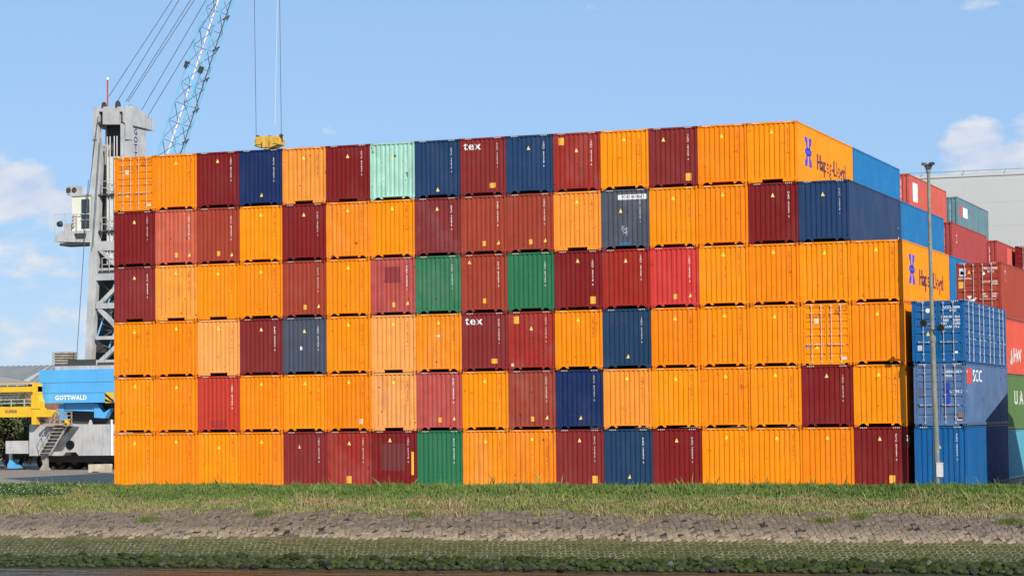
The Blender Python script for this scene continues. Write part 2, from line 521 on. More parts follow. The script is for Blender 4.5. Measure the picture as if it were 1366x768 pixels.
    # doors: leaf pair with pressed ridges
    def leaf(x0, x1):
        prof = [(0.205, 0.0)]
        zs = [0.42, 0.78, 1.14, 1.50, 1.86, 2.22] if h < 2.7 else [0.44, 0.86, 1.28, 1.62, 1.96, 2.30, 2.60]
        for z in zs: prof += [(z, 0.0), (z+0.03, 0.035), (z+0.075, 0.035), (z+0.105, 0.0)]
        prof.append((h-0.10, 0.0))
        V, F = [], []
        for z, d in prof: V += [(x0, 0.035+d, z), (x1, 0.035+d, z)]
        for i in range(len(prof)-1): F.append([2*i, 2*i+1, 2*i+3, 2*i+2])
        n = len(V)
        b = MB(); b.V = V; b.F = F
        b.box(x0, x0+0.07, 0.022, 0.05, 0.205, h-0.10); b.box(x1-0.07, x1, 0.022, 0.05, 0.205, h-0.10)
        b.box(x0+0.07, x1-0.07, 0.022, 0.05, 0.205, 0.26); b.box(x0+0.07, x1-0.07, 0.022, 0.05, h-0.15, h-0.10)
        return b
    T['doorL'] = {k: leaf(0.135, w/2-0.012).mesh('door', k) for k in ('paint', 'worn')}
    T['doorR'] = {k: leaf(w/2+0.012, w-0.135).mesh('door', k) for k in ('paint', 'worn')}
    b = MB().box(0.116, w-0.116, 0.075, 0.08, 0.205, h-0.085)
    T['gasket'] = b.mesh('door_gasket', 'dark')
    rods = []
    for x in (0.52, 0.98, w-0.98, w-0.52):
        b = MB().tube((x, -0.012, 0.10), (x, -0.012, h-0.06), 0.021, seg=8)
        for z in (0.15, 0.42, h*0.5, h-0.45, h-0.11): b.box(x-0.045, x+0.045, -0.028, 0.02, z-0.035, z+0.035)
        rods.append(b.mesh('lock_rod', 'rod'))
    T['rods'] = rods
    hs_ = []
    for x0, x1, z in ((0.30, 0.78, 0.98), (0.76, 1.12, 0.98), (w-1.12, w-0.76, 0.98), (w-0.78, w-0.30, 0.98)):
        b = MB().bar((x0, -0.045, z), (x1, -0.045, z-0.02), 0.025, 0.035).box(x0-0.02, x0+0.04, -0.05, 0.03, z-0.05, z+0.04)
        hs_.append(b.mesh('door_handle', 'rod'))
    T['handles'] = hs_
    b = MB()
    for z in (0.35, 0.95, 1.6, 2.2, h-0.25):
        b.box(0.10, 0.17, 0.004, 0.03, z-0.05, z+0.05); b.box(w-0.17, w-0.10, 0.004, 0.03, z-0.05, z+0.05)
    T['hinges'] = {k: b.mesh('door_hinges', k) for k in ('paint', 'worn')}
    return T
TH, TS = build_templates(HC), build_templates(HS)

C_ = dict(
 orange=(0.90, 0.262, 0.005), deep=(0.88, 0.230, 0.005), pale=(0.90, 0.295, 0.035), paler=(0.90, 0.345, 0.085), maroon=(0.200, 0.014, 0.014), wine=(0.22, 0.026, 0.025),
 red=(0.33, 0.024, 0.015), brown=(0.33, 0.050, 0.027), salmon=(0.56, 0.110, 0.055), rose=(0.46, 0.075, 0.062), crimson=(0.58, 0.045, 0.038), scarlet=(0.50, 0.048, 0.026),
 navy=(0.018, 0.048, 0.120), royal=(0.013, 0.028, 0.100), steel=(0.017, 0.050, 0.110), slate=(0.070, 0.080, 0.112), green=(0.030, 0.165, 0.075), mint=(0.36, 0.64, 0.50),
 blue=(0.012, 0.155, 0.37), blue2=(0.008, 0.105, 0.29), grayblue=(0.080, 0.155, 0.31), tealgrey=(0.11, 0.22, 0.26), brick=(0.50, 0.095, 0.070), red2=(0.36, 0.055, 0.052),
 tomato=(0.62, 0.085, 0.050), ugreen=(0.085, 0.17, 0.055), skyteal=(0.09, 0.34, 0.47), ochre=(0.75, 0.32, 0.02))
CN = dict(paler='washed-out light orange', orange='bright orange', deep='bright orange', pale='faded light orange', maroon='dark maroon', wine='dull wine-red', red='deep red', brown='brick-brown',
 salmon='faded salmon-red', rose='faded rose-red', crimson='bright crimson', scarlet='scarlet', navy='navy blue', royal='dark royal-blue', steel='steel-blue', slate='slate grey-blue',
 green='green', mint='pale mint-green', blue='plain mid-blue', blue2='deep blue', grayblue='dull grey-blue', tealgrey='grey-teal', brick='pale brick-red', red2='rust-red', tomato='tomato-red',
 ugreen='olive green', skyteal='pale teal-blue')

# markings (shared meshes)
OW = ('HLXU', 'HLBU', 'TGHU', 'TEMU', 'CAXU', 'GESU', 'FCIU', 'TCNU')
NUMS = []
for i in range(10):
    s = OW[i % 8] + ''.join(random.choice('0123456789') for _ in range(6)) + random.choice('0123456789')
    body = '\n'.join(s[:4]) + '\n\n' + '\n'.join(s[4:10]) + '\n\n' + s[10]
    NUMS.append(end_decal('container_number', text_bm(body, 0.125, line=0.77, bold=0.001, sx=0.9), 1.965, HC*0.725))
def small_text(body, size, x, z, line=1.0, align='LEFT', bold=0.004):
    return end_decal('door_lettering', text_bm(body, size, align=align, line=line, bold=bold), x, z)
TRI = {}
def tri_mesh(x, z, s=0.17):
    k = (round(x, 2), round(z, 2), s)
    if k not in TRI:
        TRI[k] = end_decal('warning_triangle', poly_bm([[(-s/2, -s/2), (s/2, -s/2), (0, s/2+0.03)]]), x, z)
    return TRI[k]
SQ = {}
def sq_mesh(x, z, w, h, nm='orange_label'):
    k = (round(x, 2), round(z, 2), w, h, nm)
    if k not in SQ:
        SQ[k] = end_decal(nm, poly_bm([[(-w/2, -h/2), (w/2, -h/2), (w/2, h/2), (-w/2, h/2)]]), x, z)
    return SQ[k]
WHITE, YEL, ORL, DRK = (0.80, 0.78, 0.76), (0.90, 0.62, 0.06), (0.88, 0.42, 0.05), (0.20, 0.05, 0.02)

def jitter(c, a=0.05):
    k = 1 + random.uniform(-a, a)
    return tuple(max(0.004, min(0.9, v*k*(1+random.uniform(-a, a)*0.4))) for v in c)

def container(loc, ck, label, group, rail='A', door=False, exposed=False, std=False, num=True, tri=None, sq=None, worn=False, extra=None, stripes=True, numcol=None):
    h = HS if std else HC
    T = TS if std else TH
    k = 'worn' if worn else 'paint'
    c = jitter(C_[ck])
    r = empty('shipping_container', loc, label, 'shipping container', group)
    P = lambda nm, me, l=(0, 0, 0), col=c: put(nm, me, r, l, col)
    if door:
        P('door', T['doorL'][k]); P('door', T['doorR'][k])
        P('door_gasket', T['gasket']); P('door_hinges', T['hinges'][k])
        rc = tuple(0.50*v + 0.5*w_ for v, w_ in zip(c, (0.62, 0.60, 0.57)))
        for q in T['rods']: P('lock_rod', q, col=rc)
        for q in T['handles']: P('door_handle', q, col=rc)
        P('bottom_rail', T['railC'][k])
    else:
        P('end_wall', T['end'][k]); P('bottom_rail', T['rail'+rail][k])
    P('top_rail', T['top_rail'][k])
    P('corner_post', T['post'][k]); P('corner_post', T['post'][k], (W-0.115, 0, 0))
    for x in (0, W-0.165):
        for z in (0, h-0.118): P('corner_casting', T['casting'][k], (x, 0.0, z))
    if exposed:
        P('side_wall', T['side'][k]); P('top_side_rail', T['toprail_side'][k]); P('bottom_side_rail', T['botrail_side'][k])
        P('side_wall', T['side_left'][k]); P('roof_and_back', T['roof_shell'][k])
    else:
        P('shell', T['shell'][k])
    org = ck in ('orange', 'deep', 'pale', 'paler')
    if stripes and not std:
        sc = (0.80, 0.52, 0.26) if org else (0.52, 0.46, 0.40)
        P('height_stripes', T['stripeL'], col=sc); P('height_stripes', T['stripeR'], col=sc)
    if num and not door:
        nf = random.uniform(0.55, 1.0)
        nc = numcol or ((0.27, 0.055, 0.010) if org else tuple(v*nf for v in WHITE))
        P('container_number', random.choice(NUMS), (0, 0, random.uniform(-0.30, -0.12) if not std else -0.3), col=nc)
    if tri:
        P('warning_triangle', tri_mesh(tri[0]*W, tri[1]*h), (0, 0, random.uniform(-0.09, 0.07)), col=((0.92, 0.70, 0.05) if org else (0.85, 0.62, 0.18)))
    for s in (sq or []):
        P('orange_label', sq_mesh(s[0]*W, s[1]*h, s[2], s[3]), col=ORL)
    for e in (extra or []):
        me = e[1]
        if door:                                   # doors are flat between their ridges
            me = me.copy()
            for v in me.vertices: v.co.y = 0.029
        P(e[0], me, col=e[2])
    return r

# the wall of container ends: rows from the ground up
ROWS = [
 # row 1 (ground)
 'orange deep orange deep wine red maroon green orange deep wine steel maroon orange orange deep maroon',
 'orange deep scarlet deep orange deep paler rose orange brown royal pale orange deep orange maroon orange',
 'orange deep paler wine slate orange paler orange wine red orange steel deep orange orange orange deep',
 'wine pale orange deep brown orange rose green brown green maroon red crimson orange deep orange orange',
 'maroon salmon brown orange maroon deep orange wine brown brown pale slate orange deep maroon navy',
 'orange deep maroon royal pale maroon mint navy wine navy red orange wine deep orange']
RAILB = {(6,4),(6,5),(6,14),(5,10),(4,0),(4,1),(4,2),(3,2),(3,6),(2,6)}
DOORS = {(6,0), (3,15)}
ORD = ['first','second','third','fourth','fifth','sixth','seventh','eighth','ninth','tenth','eleventh','twelfth','thirteenth','fourteenth','fifteenth','sixteenth','seventeenth']
RN = {1:'bottom row', 2:'second row up', 3:'third row up', 4:'fourth row up', 5:'fifth row up', 6:'top row'}

def hl_side(r, y0, z0=0.0):
    """emblem and carrier's name on the long side"""
    def em(a, b): return (a, b)
    # emblem: two slanted bars crossed by a ball
    polys = []
    polys.append([(-0.62, 0.86), (-0.22, 0.86), (0.02, 0.12), (-0.34, 0.12)])
    polys.append([(0.22, 0.86), (0.64, 0.86), (0.34, 0.12), (0.02, 0.12)])
    polys.append([(-0.34, -0.12), (0.02, -0.12), (-0.26, -0.86), (-0.66, -0.86)])
    polys.append([(0.02, -0.12), (0.36, -0.12), (0.62, -0.86), (0.20, -0.86)])
    polys.append([(0.62*math.cos(t*PI/6), 0.24*math.sin(t*PI/6)) for t in range(12)])
    bm = poly_bm([[(a*1.15, b*0.82) for a, b in p] for p in polys])
    put('emblem', side_decal('emblem', bm, y0+2.35, 1.62), r, (0, 0, 0), (0.05, 0.06, 0.50))
    bm = text_bm('Hapag-Lloyd', 1.10, align='LEFT', bold=0.012, sx=1.14, spacing=1.02)
    put('carrier_name', side_decal('carrier_name', bm, y0+4.1, 1.30), r, (0, 0, 0), (0.09, 0.02, 0.035))

for ri, row in enumerate(ROWS):
    k = ri + 1
    names = row.split()
    n = len(names)
    for j, ck in enumerate(names):
        x, z = j*PITCH_X, ri*PITCH_Z
        door = (k, j) in DOORS
        org = ck in ('orange', 'deep', 'pale', 'paler')
        rail = 'B' if (k, j) in RAILB else 'A'
        exposed = (j == n-1) or (k == 4 and j == 16)
        tri = sq = extra = None
        if org and not door: tri = (0.49, 0.84 if (k, j) not in ((1, 2),) else 0.76)
        elif ck in ('maroon', 'wine', 'red'): tri = (0.49, 0.82)
        elif ck in ('brown', 'salmon', 'rose', 'crimson'): tri = (0.82, 0.18); sq = [(0.51, 0.18, 0.17, 0.24)]
        elif ck in ('royal', 'steel'): tri = (0.52, 0.20)
        elif ck == 'navy': tri = (0.48, 0.76)
        elif ck in ('mint',): tri = (0.50, 0.76)
        if (k, j) in ((6, 8), (3, 8)): tri = None; sq = [(0.70, 0.17, 0.34, 0.24)]
        if (k, j) in ((6, 10), (3, 9)): sq = [(0.17, 0.86, 0.28, 0.36)]; tri = (0.49, 0.72)
        if (k, j) in ((6, 12), (1, 5), (1, 16), (4, 10), (1, 10)): sq = [(0.81 if j in (10, 12) else (0.72 if j == 16 else 0.48), 0.16, 0.28, 0.36)]
        if (k, j) == (6, 12): tri = (0.30, 0.82)
        if (k, j) == (6, 7): tri = (0.50, 0.14)
        if (k, j) == (4, 8): tri = (0.18, 0.87); sq = [(0.50, 0.20, 0.15, 0.24)]
        if (k, j) == (3, 4): tri = (0.49, 0.74)
        if (k, j) == (5, 11): tri = (0.40, 0.64)
        if ck == 'green': tri = None
        if (k, j) == (1, 4): tri = (0.36, 0.72)
        if (k, j) == (1, 6): tri = (0.40, 0.84)
        extra = []
        if (k, j) in ((6, 8), (3, 8)):
            extra.append(('lettering', end_decal('lettering', text_bm('tex', 0.60, bold=0.008, sx=1.05, spacing=1.12), 0.64, HC*0.86), WHITE))
        if (k, j) == (5, 11):
            extra.append(('number_plate', sq_mesh(1.60, HC*0.87, 1.55, 0.24, 'number_plate'), WHITE))
            extra.append(('plate_number', end_decal('plate_number', text_bm('TCNU 403 801 2', 0.20, bold=0.006, sx=0.85), 1.60, HC*0.87+0.0), (0.10, 0.10, 0.11)))
            extra.append(('scrawl', end_decal('scrawl', text_bm('Be\nM', 0.36, bold=-0.002, line=0.7), 1.18, HC*0.30), (0.45, 0.46, 0.48)))
            extra.append(('blue_scuff', sq_mesh(1.20, HC*0.085, 0.5, 0.16, 'blue_scuff'), (0.03, 0.16, 0.30)))
        if (k, j) == (4, 6): extra.append(('paint_patch', sq_mesh(1.17, HC*0.70, 0.86, 0.80, 'paint_patch'), (0.26, 0.035, 0.035)))
        if (k, j) == (2, 2): extra.append(('paint_patch', sq_mesh(1.20, HC*0.14, 0.95, 0.46, 'paint_patch'), (0.40, 0.028, 0.02)))
        if (k, j) == (1, 6): extra.append(('paint_patch', sq_mesh(1.15, HC*0.55, 1.3, 1.35, 'paint_patch'), (0.165, 0.030, 0.028))); extra.append(('orange_strip', sq_mesh(2.20, HC*0.44, 0.12, 1.15, 'orange_strip'), ORL))
        if (k, j) == (1, 5): extra.append(('paint_patch', sq_mesh(1.25, HC*0.40, 0.52, 0.72, 'paint_patch'), (0.33, 0.032, 0.022)))
        if (k, j) == (2, 5): extra.append(('paper_label', sq_mesh(1.86, HC*0.17, 0.20, 0.26, 'paper_label'), (0.70, 0.55, 0.40)))
        if (k, j) == (3, 4): extra.append(('paper_label', sq_mesh(1.02, HC*0.46, 0.12, 0.18, 'paper_label'), (0.62, 0.66, 0.72)))
        if (k, j) == (3, 7): extra.append(('paper_label', sq_mesh(1.16, HC*0.62, 0.20, 0.10, 'paper_label'), (0.70, 0.62, 0.52)))
        if (k, j) == (3, 9): extra.append(('paper_label', sq_mesh(0.20, HC*0.05+0.12, 0.12, 0.20, 'paper_label'), (0.62, 0.50, 0.45)))
        if (k, j) == (1, 2): tri = (0.49, 0.72)
        if door:
            extra += [('door_lettering', small_text('HAPAG-LLOYD', 0.17, 0.25, HC*0.78), (0.34, 0.08, 0.02)),
                      ('door_lettering', small_text('HLXU 6312\n45G1', 0.15, 1.60, HC*0.86, 0.9), (0.34, 0.08, 0.02)),
                      ('door_label', sq_mesh(0.75, HC*0.72, 0.22, 0.24, 'door_label'), (0.80, 0.62, 0.42)),
                      ('warning_triangle', tri_mesh(0.76, HC*0.30, 0.20), (0.92, 0.66, 0.05)),
                      ('grey_plate', sq_mesh(0.28, HC*0.31, 0.13, 0.24, 'grey_plate'), (0.33, 0.33, 0.30)),
                      ('maker_plate', sq_mesh(2.05, HC*0.10+0.03, 0.22, 0.12, 'maker_plate'), (0.75, 0.70, 0.62))]
        worn = (k, j) in ((5, 1), (6, 4), (6, 6), (2, 6), (1, 5), (4, 6), (5, 5), (3, 7), (5, 7), (2, 7), (6, 10), (5, 11), (3, 9), (4, 7), (4, 1), (1, 8), (1, 9), (2, 9))
        desc = CN[ck]
        kind = 'container'
        if door: desc += ' doors-out'
        if (k, j) in ((6, 8), (3, 8)): desc += ' tex'
        if (k, j) == (4, 6): desc += ' dark-patched'
        if (k, j) == (5, 11): desc += ' white-plated'
        lab = '%s %s, %s from left in the %s of the front wall' % (desc, kind, ORD[j], RN[k])
        r = container((x + random.uniform(-0.007, 0.007), random.uniform(-0.03, 0.03), z), ck, lab, 'containers stacked end-on in the front wall', rail, door, exposed, False, True, tri, sq, worn, extra)
        if (k, j) in ((6, 14), (4, 16)): hl_side(r, 0.0)
        if (k, j) == (5, 15):
            put('side_number', side_decal('side_number', text_bm('I\nT\n\nU', 0.30, bold=0.01, line=0.8), LEN-0.55, 1.2), r, (0, 0, 0), WHITE)
        if (k, j) == (1, 16):
            put('side_number', side_decal('side_number', text_bm('GLD\nU', 0.34, bold=0.02, line=0.85), 0.6, 2.2), r, (0, 0, 0), WHITE)

# stacks behind the wall (seen over its right-hand shoulder) -------------
def back_stack(x, y, items, group, std=None):
    z = 0.0
    for i, it in enumerate(items):
        if it is None: z += PITCH_Z; continue
        ck, lab, kw = it
        r = container((x, y, z), ck, lab, group, **kw)
        fn = kw.get('extra')
        z += (HS + 0.004) if kw.get('std') else PITCH_Z
        yield r
FILL = ['red2', 'blue2', 'maroon', 'brick', 'navy']
def filler(n, where):
    out = []
    for i in range(n):
        ck = FILL[(i*2 + len(where)) % 5]
        out.append((ck, '%s container buried at level %s of the %s' % (CN[ck], ORD[i], where), dict(stripes=False)))
    return out
G2 = 'containers stacked behind the front wall'
X14, X15, X16 = 14*PITCH_X, 15*PITCH_X, 16*PITCH_X
E_ = dict(exposed=True, stripes=False)
list(back_stack(X14, 12.40, filler(5, 'second block, left') + [('blue', 'plain mid-blue container on top directly behind the orange corner container', E_)], G2))
list(back_stack(X15, 12.40, filler(4, 'second block, middle') + [('blue', 'plain mid-blue container on fifth level behind the navy corner container', E_)], G2))
list(back_stack(X16, 12.40, filler(3, 'second block, right') + [('blue', 'mid-blue container showing only a sliver beside the red doors container', E_)], G2))
s = list(back_stack(X14, 27.2, filler(5, 'third block, left') + [('brick', 'pale brick-red container with white side panel, top level behind the blue one', E_)], G2))
put('white_panel', side_decal('white_panel', poly_bm([[(-0.75, -0.55), (0.75, -0.55), (0.75, 0.55), (-0.75, 0.55)]]), 2.0, 1.95), s[-1], color=WHITE)
s = list(back_stack(X15, 27.2, filler(4, 'third block, middle') + [('red2', 'rust-red container on fifth level right of the lamp post', E_)], G2))
put('side_number', side_decal('side_number', text_bm('I\nTI\nA', 0.30, bold=0.01, line=0.8), 1.6, 2.1), s[-1], color=WHITE)
s = list(back_stack(X14, 43.3, filler(5, 'fourth block, left') + [('tealgrey', 'grey-teal container with red and white logo panel at the far top', dict(exposed=True, stripes=False, worn=True))], G2))
put('white_panel', side_decal('white_panel', poly_bm([[(-0.9, -0.32), (0.9, -0.32), (0.9, 0.32), (-0.9, 0.32)]]), 3.0, 2.05), s[-1], color=WHITE)
put('red_panel', side_decal('red_panel', poly_bm([[(-0.5, -0.36), (0.5, -0.36), (0.5, 0.36), (-0.5, 0.36)]]), 1.2, 2.05), s[-1], color=(0.55, 0.06, 0.05))
s = list(back_stack(X15, 43.3, filler(4, 'fourth block, middle') + [('red2', 'rust-red container with pale patch on its side at the right picture edge', E_)], G2))
put('pale_patch', side_decal('pale_patch', poly_bm([[(-3.4, -1.1), (3.4, -1.1), (3.4, 1.25), (-3.4, 1.25)]]), 7.9, 1.45), s[-1], color=(0.62, 0.12, 0.09))
s = list(back_stack(X16+0.2, 49.5, filler(4, 'fifth block, far right') + [('maroon', 'dark maroon doors-out container peeping over the rust-red one at far right', dict(door=True, exposed=True))], G2))

# blue stack right of the wall ------------------------------------------------
G3 = 'containers in the short stack beside the lamp post'
XA = 42.11
r = container((XA, 0.05, 0), 'blue2', 'deep blue closed-end container at the bottom of the stack behind lamp post', G3, 'B', exposed=True, tri=(0.47, 0.70))
X_ = []
X_.append(('company_lettering', small_text('HERU 102 907 5\n45G1', 0.155, 1.45, HC*0.83, 1.2), (0.72, 0.72, 0.74)))
X_.append(('company_lettering', small_text('SCL 736 238', 0.20, 1.42, HC*0.55, 1.0), (0.72, 0.72, 0.74)))
X_.append(('dark_patch', sq_mesh(0.30, HC*0.53, 0.34, 0.36, 'dark_patch'), (0.10, 0.11, 0.16)))
X_.append(('blue_panel', sq_mesh(1.52, HC*0.50, 0.30, 1.1, 'blue_panel'), (0.02, 0.05, 0.35)))
X_.append(('maker_plate', sq_mesh(2.10, HC*0.09+0.05, 0.22, 0.14, 'maker_plate'), (0.65, 0.62, 0.58)))
X_.append(('rust_patch', sq_mesh(2.12, HC*0.16, 0.22, 0.30, 'rust_patch'), (0.25, 0.13, 0.08)))
r = container((XA+0.03, 0.0, PITCH_Z), 'grayblue', 'dull grey-blue doors-out container, middle of the stack behind the lamp post', G3, door=True, exposed=True, worn=True, extra=X_)
put('side_lettering', side_decal('side_lettering', text_bm('SCC', 0.80, align='LEFT', bold=0.01, sx=1.7, spacing=1.08), 1.85, 2.3), r, color=WHITE)
put('red_panel', side_decal('red_panel', poly_bm([[(-0.62, -0.35), (0.62, -0.35), (0.62, 0.35), (-0.62, 0.35)]]), 0.95, 2.3), r, color=(0.58, 0.07, 0.05))
X_ = []
X_.append(('round_emblem', end_decal('round_emblem', poly_bm([[(0.11*math.cos(t*PI/6), 0.11*math.sin(t*PI/6)) for t in range(12)]]), 0.75, HC*0.84), (0.8, 0.8, 0.78)))
X_.append(('company_lettering', small_text('ACCU 009071', 0.17, 1.42, HC*0.885, 1.1), (0.78, 0.78, 0.76)))
X_.append(('company_lettering', small_text('45G1', 0.15, 1.75, HC*0.83, 1.1), (0.78, 0.78, 0.76)))
X_.append(('company_lettering', small_text('MAX.GR  32.500\nTARE     4.850\nNET     27.650\nCU.CAP  75.6', 0.145, 1.36, HC*0.655, 1.05), (0.75, 0.75, 0.74)))
X_.append(('warning_triangle', tri_mesh(0.74, HC*0.47, 0.18), (0.85, 0.58, 0.12)))
X_.append(('grey_plate', sq_mesh(0.37, HC*0.245, 0.24, 0.24, 'grey_plate'), (0.50, 0.54, 0.58)))
X_.append(('maker_plate', sq_mesh(2.03, HC*0.17, 0.14, 0.10, 'maker_plate'), (0.8, 0.8, 0.78)))
r = container((XA, 0.0, 2*PITCH_Z), 'blue2', 'deep blue side-door container on top of the stack behind the lamp post', G3, door=True, exposed=False, stripes=True, extra=X_)
# its long side is four pairs of doors: ridged leaves with lock rods
for o in list(r.children):
    if o.name.startswith('shell'): o.data = TH['roof_shell']['paint']; o.name = 'roof_and_back'
cblue = C_['blue2']
put('side_wall', TH['side_left']['paint'], r, color=cblue)
put('top_side_rail', TH['toprail_side']['paint'], r, color=cblue)
put('bottom_side_rail', TH['botrail_side']['paint'], r, color=cblue)
LW = (LEN - 0.32)/4
def side_leaf(y0, y1):
    prof = [(0.165, 0.0)]
    for z in (0.36, 0.74, 1.10, 1.46, 1.82, 2.18, 2.52): prof += [(z, 0.0), (z+0.04, 0.045), (z+0.09, 0.045), (z+0.13, 0.0)]
    prof.append((HC-0.06, 0.0))
    b = MB()
    for z, d in prof: b.V += [(W-0.03-d, y0, z), (W-0.03-d, y1, z)]
    for i in range(len(prof)-1): b.F.append([2*i, 2*i+1, 2*i+3, 2*i+2])
    b.box(W-0.05, W-0.012, y0, y0+0.09, 0.165, HC-0.06); b.box(W-0.05, W-0.012, y1-0.09, y1, 0.165, HC-0.06)
    return b
for q in range(4):
    y0 = 0.16 + q*LW
    o = put('side_door', side_leaf(y0+0.01, y0+LW-0.01).mesh('side_door', 'paint'), r, color=cblue)
    for yy in (y0+0.32*LW, y0+0.72*LW):
        b = MB().tube((W+0.012, yy, 0.08), (W+0.012, yy, HC-0.05), 0.024, seg=8)
        for z in (0.15, 0.5, 1.45, 2.4, HC-0.14): b.box(W-0.02, W+0.03, yy-0.06, yy+0.06, z-0.05, z+0.05)
        b.bar((W+0.04, yy, 1.15), (W+0.04, yy+0.45, 1.12), 0.03, 0.045)
        b.build('side_lock_rod', 'rod', r).color = (0.36, 0.42, 0.50, 1)

# gull perched on its roof edge
gp = at(1311, 403, 4.2)
gl = empty('gull', (XA+W-0.35, 4.4, 2*PITCH_Z+HC-0.004), 'white and grey gull perched on the roof edge of the side-door container', 'gull')
def gull_bm():
    bm = bmesh.new()
    rings = [(-0.24, 0.10, 0.012, 0.008), (-0.16, 0.11, 0.035, 0.022), (-0.08, 0.125, 0.062, 0.05), (0.0, 0.135, 0.07, 0.065), (0.07, 0.15, 0.06, 0.06), (0.105, 0.185, 0.036, 0.038), (0.115, 0.225, 0.032, 0.036), (0.135, 0.25, 0.034, 0.034), (0.165, 0.25, 0.022, 0.022), (0.18, 0.248, 0.008, 0.010), (0.215, 0.238, 0.004, 0.006)]
    prev = None
    for x, z, ry, rz in rings:
        r_ = [bm.verts.new((x, ry*math.cos(k*PI/5), z+0.02+rz*math.sin(k*PI/5))) for k in range(10)]
        if prev:
            for k in range(10): bm.faces.new((prev[k], prev[(k+1) % 10], r_[(k+1) % 10], r_[k]))
        else: bm.faces.new(r_[::-1])
        prev = r_
    bm.faces.new(prev)
    bmesh.ops.recalc_face_normals(bm, faces=bm.faces)
    me = bpy.data.meshes.new('body'); bm.to_mesh(me); bm.free(); me.materials.append(M['white']); me.shade_smooth()
    return me
put('body', gull_bm(), gl)
for sy in (-1, 1):
    MB().prism([(-0.33, 0.115), (-0.10, 0.125), (0.06, 0.165), (0.04, 0.205), (-0.08, 0.20), (-0.20, 0.155)], sy*0.068-0.008, sy*0.068+0.008).build('wing', 'galv', gl)
    MB().tube((0.0, sy*0.025, 0.0), (0.0, sy*0.025, 0.10), 0.006, seg=6).box(-0.01, 0.05, sy*0.025-0.02, sy*0.025+0.02, 0.0, 0.006).build('leg', 'yellow', gl)

# stack behind it, cut by the right edge ---------------------------------------
G4 = 'containers in the mixed stack at the right edge'
XB, YB = 41.62, 14.3
X_ = []
X_.append(('logo_panel', sq_mesh(0.42, HC*0.83, 0.34, 0.42, 'logo_panel'), (0.55, 0.62, 0.66)))
X_.append(('logo_mark', end_decal('logo_mark', poly_bm([[(-0.11, -0.12), (0.13, -0.12), (0.13, 0.08), (0.02, 0.02), (-0.05, 0.08), (-0.11, 0.02)]]), 0.42, HC*0.83), (0.05, 0.19, 0.24)))
X_.append(('warning_triangle', tri_mesh(0.76, HC*0.83, 0.18), (0.86, 0.45, 0.06)))
X_.append(('orange_label', sq_mesh(0.36, HC*0.60, 0.34, 0.34), ORL))
X_.append(('white_triangle', end_decal('white_triangle', poly_bm([[(-0.13, 0.10), (0, -0.12), (0.13, 0.10)]]), 0.76, HC*0.37), WHITE))
X_.append(('company_lettering', small_text('INTERPOOL', 0.13, 0.20, HC*0.715, 1.0), (0.75, 0.68, 0.66)))
X_.append(('company_lettering', small_text('TRIU 880687 7\n      45G1', 0.165, 1.42, HC*0.86, 1.1), (0.75, 0.68, 0.66)))
X_.append(('company_lettering', small_text('MAX GR  30480\n               67200', 0.125, 1.40, HC*0.63, 1.0), (0.70, 0.60, 0.58)))
X_.append(('company_lettering', small_text('NET       26500\nTARE      3980', 0.125, 1.40, HC*0.41, 1.0), (0.70, 0.60, 0.58)))
X_.append(('round_emblem', end_decal('round_emblem', poly_bm([[(0.09*math.cos(t*PI/6), 0.09*math.sin(t*PI/6)) for t in range(12)]]), 1.50, HC*0.80), (0.8, 0.76, 0.72)))
X_.append(('maker_plate', sq_mesh(2.0, HC*0.15, 0.22, 0.12, 'maker_plate'), (0.78, 0.70, 0.66)))
zb = HS+0.004
r = container((XB, YB, 0), 'skyteal', 'pale teal-blue container at the bottom of the stack cut by right edge', G4, 'B', exposed=True, std=True)
r = container((XB, YB, zb), 'ugreen', 'olive green container lettered UA on its side, second from the ground', G4, 'B', exposed=True)
put('side_lettering', side_decal('side_lettering', text_bm('U A S C', 1.0, align='LEFT', bold=0.03, sx=1.9), 3.5, 1.65), r, color=(0.62, 0.64, 0.56))
r = container((XB, YB, zb+PITCH_Z), 'tomato', 'tomato-red container with large white letters on its side, third level', G4, 'B', exposed=True)
put('side_lettering', side_decal('side_lettering', text_bm('HVV', 0.98, align='LEFT', bold=0.04, sx=1.4), 3.6, 1.0), r, color=(0.72, 0.62, 0.58))
put('pale_stroke', side_decal('pale_stroke', poly_bm([[(-0.4, -0.5), (0.35, -0.5), (0.15, 0.55)]]), 2.9, 1.05), r, color=(0.42, 0.55, 0.45))
r = container((XB, YB, zb+2*PITCH_Z), 'brown', 'brick-red doors-out container with logo and weight panels, above the tomato-red one', G4, door=True, exposed=True, extra=X_)
put('side_number', side_decal('side_number', text_bm('I\nR\n\nI', 0.26, bold=0.01, line=0.8), 1.3, 2.3), r, color=WHITE)
for ch in list(r.children):
    pass

# ------------------------------------------------------------------ lamp post
PY = -1.75
PX = at(1243.5, 430, PY).x - 0.04
lp = empty('lamp_post', (PX, PY, 0.0), 'tall grey-green lamp post with floodlights in front of the blue containers', 'lamp post')
MB().tube((0.17, 0, -0.3), (0.04, 0, 6.9), 0.135, 0.115, 16).tube((0.04, 0, 6.9), (0, 0, 14.55), 0.105, 0.07, 16).build('pole', 'lamp_pole', lp)
MB().tube((0.042, 0, 6.75), (0.041, 0, 7.0), 0.15, 0.15, 16).tube((0.01, 0, 11.2), (0.01, 0, 11.3), 0.11, 0.11, 12).tube((0, 0, 14.45), (0, 0, 14.65), 0.11, 0.11, 12).build('pole_collar', 'lamp_pole', lp)
hd = MB().prism([(-0.10, 14.60), (0.10, 14.60), (0.20, 14.84), (-0.20, 14.84)], -0.12, 0.12).build('lamp_head', 'lamp_dark', lp)
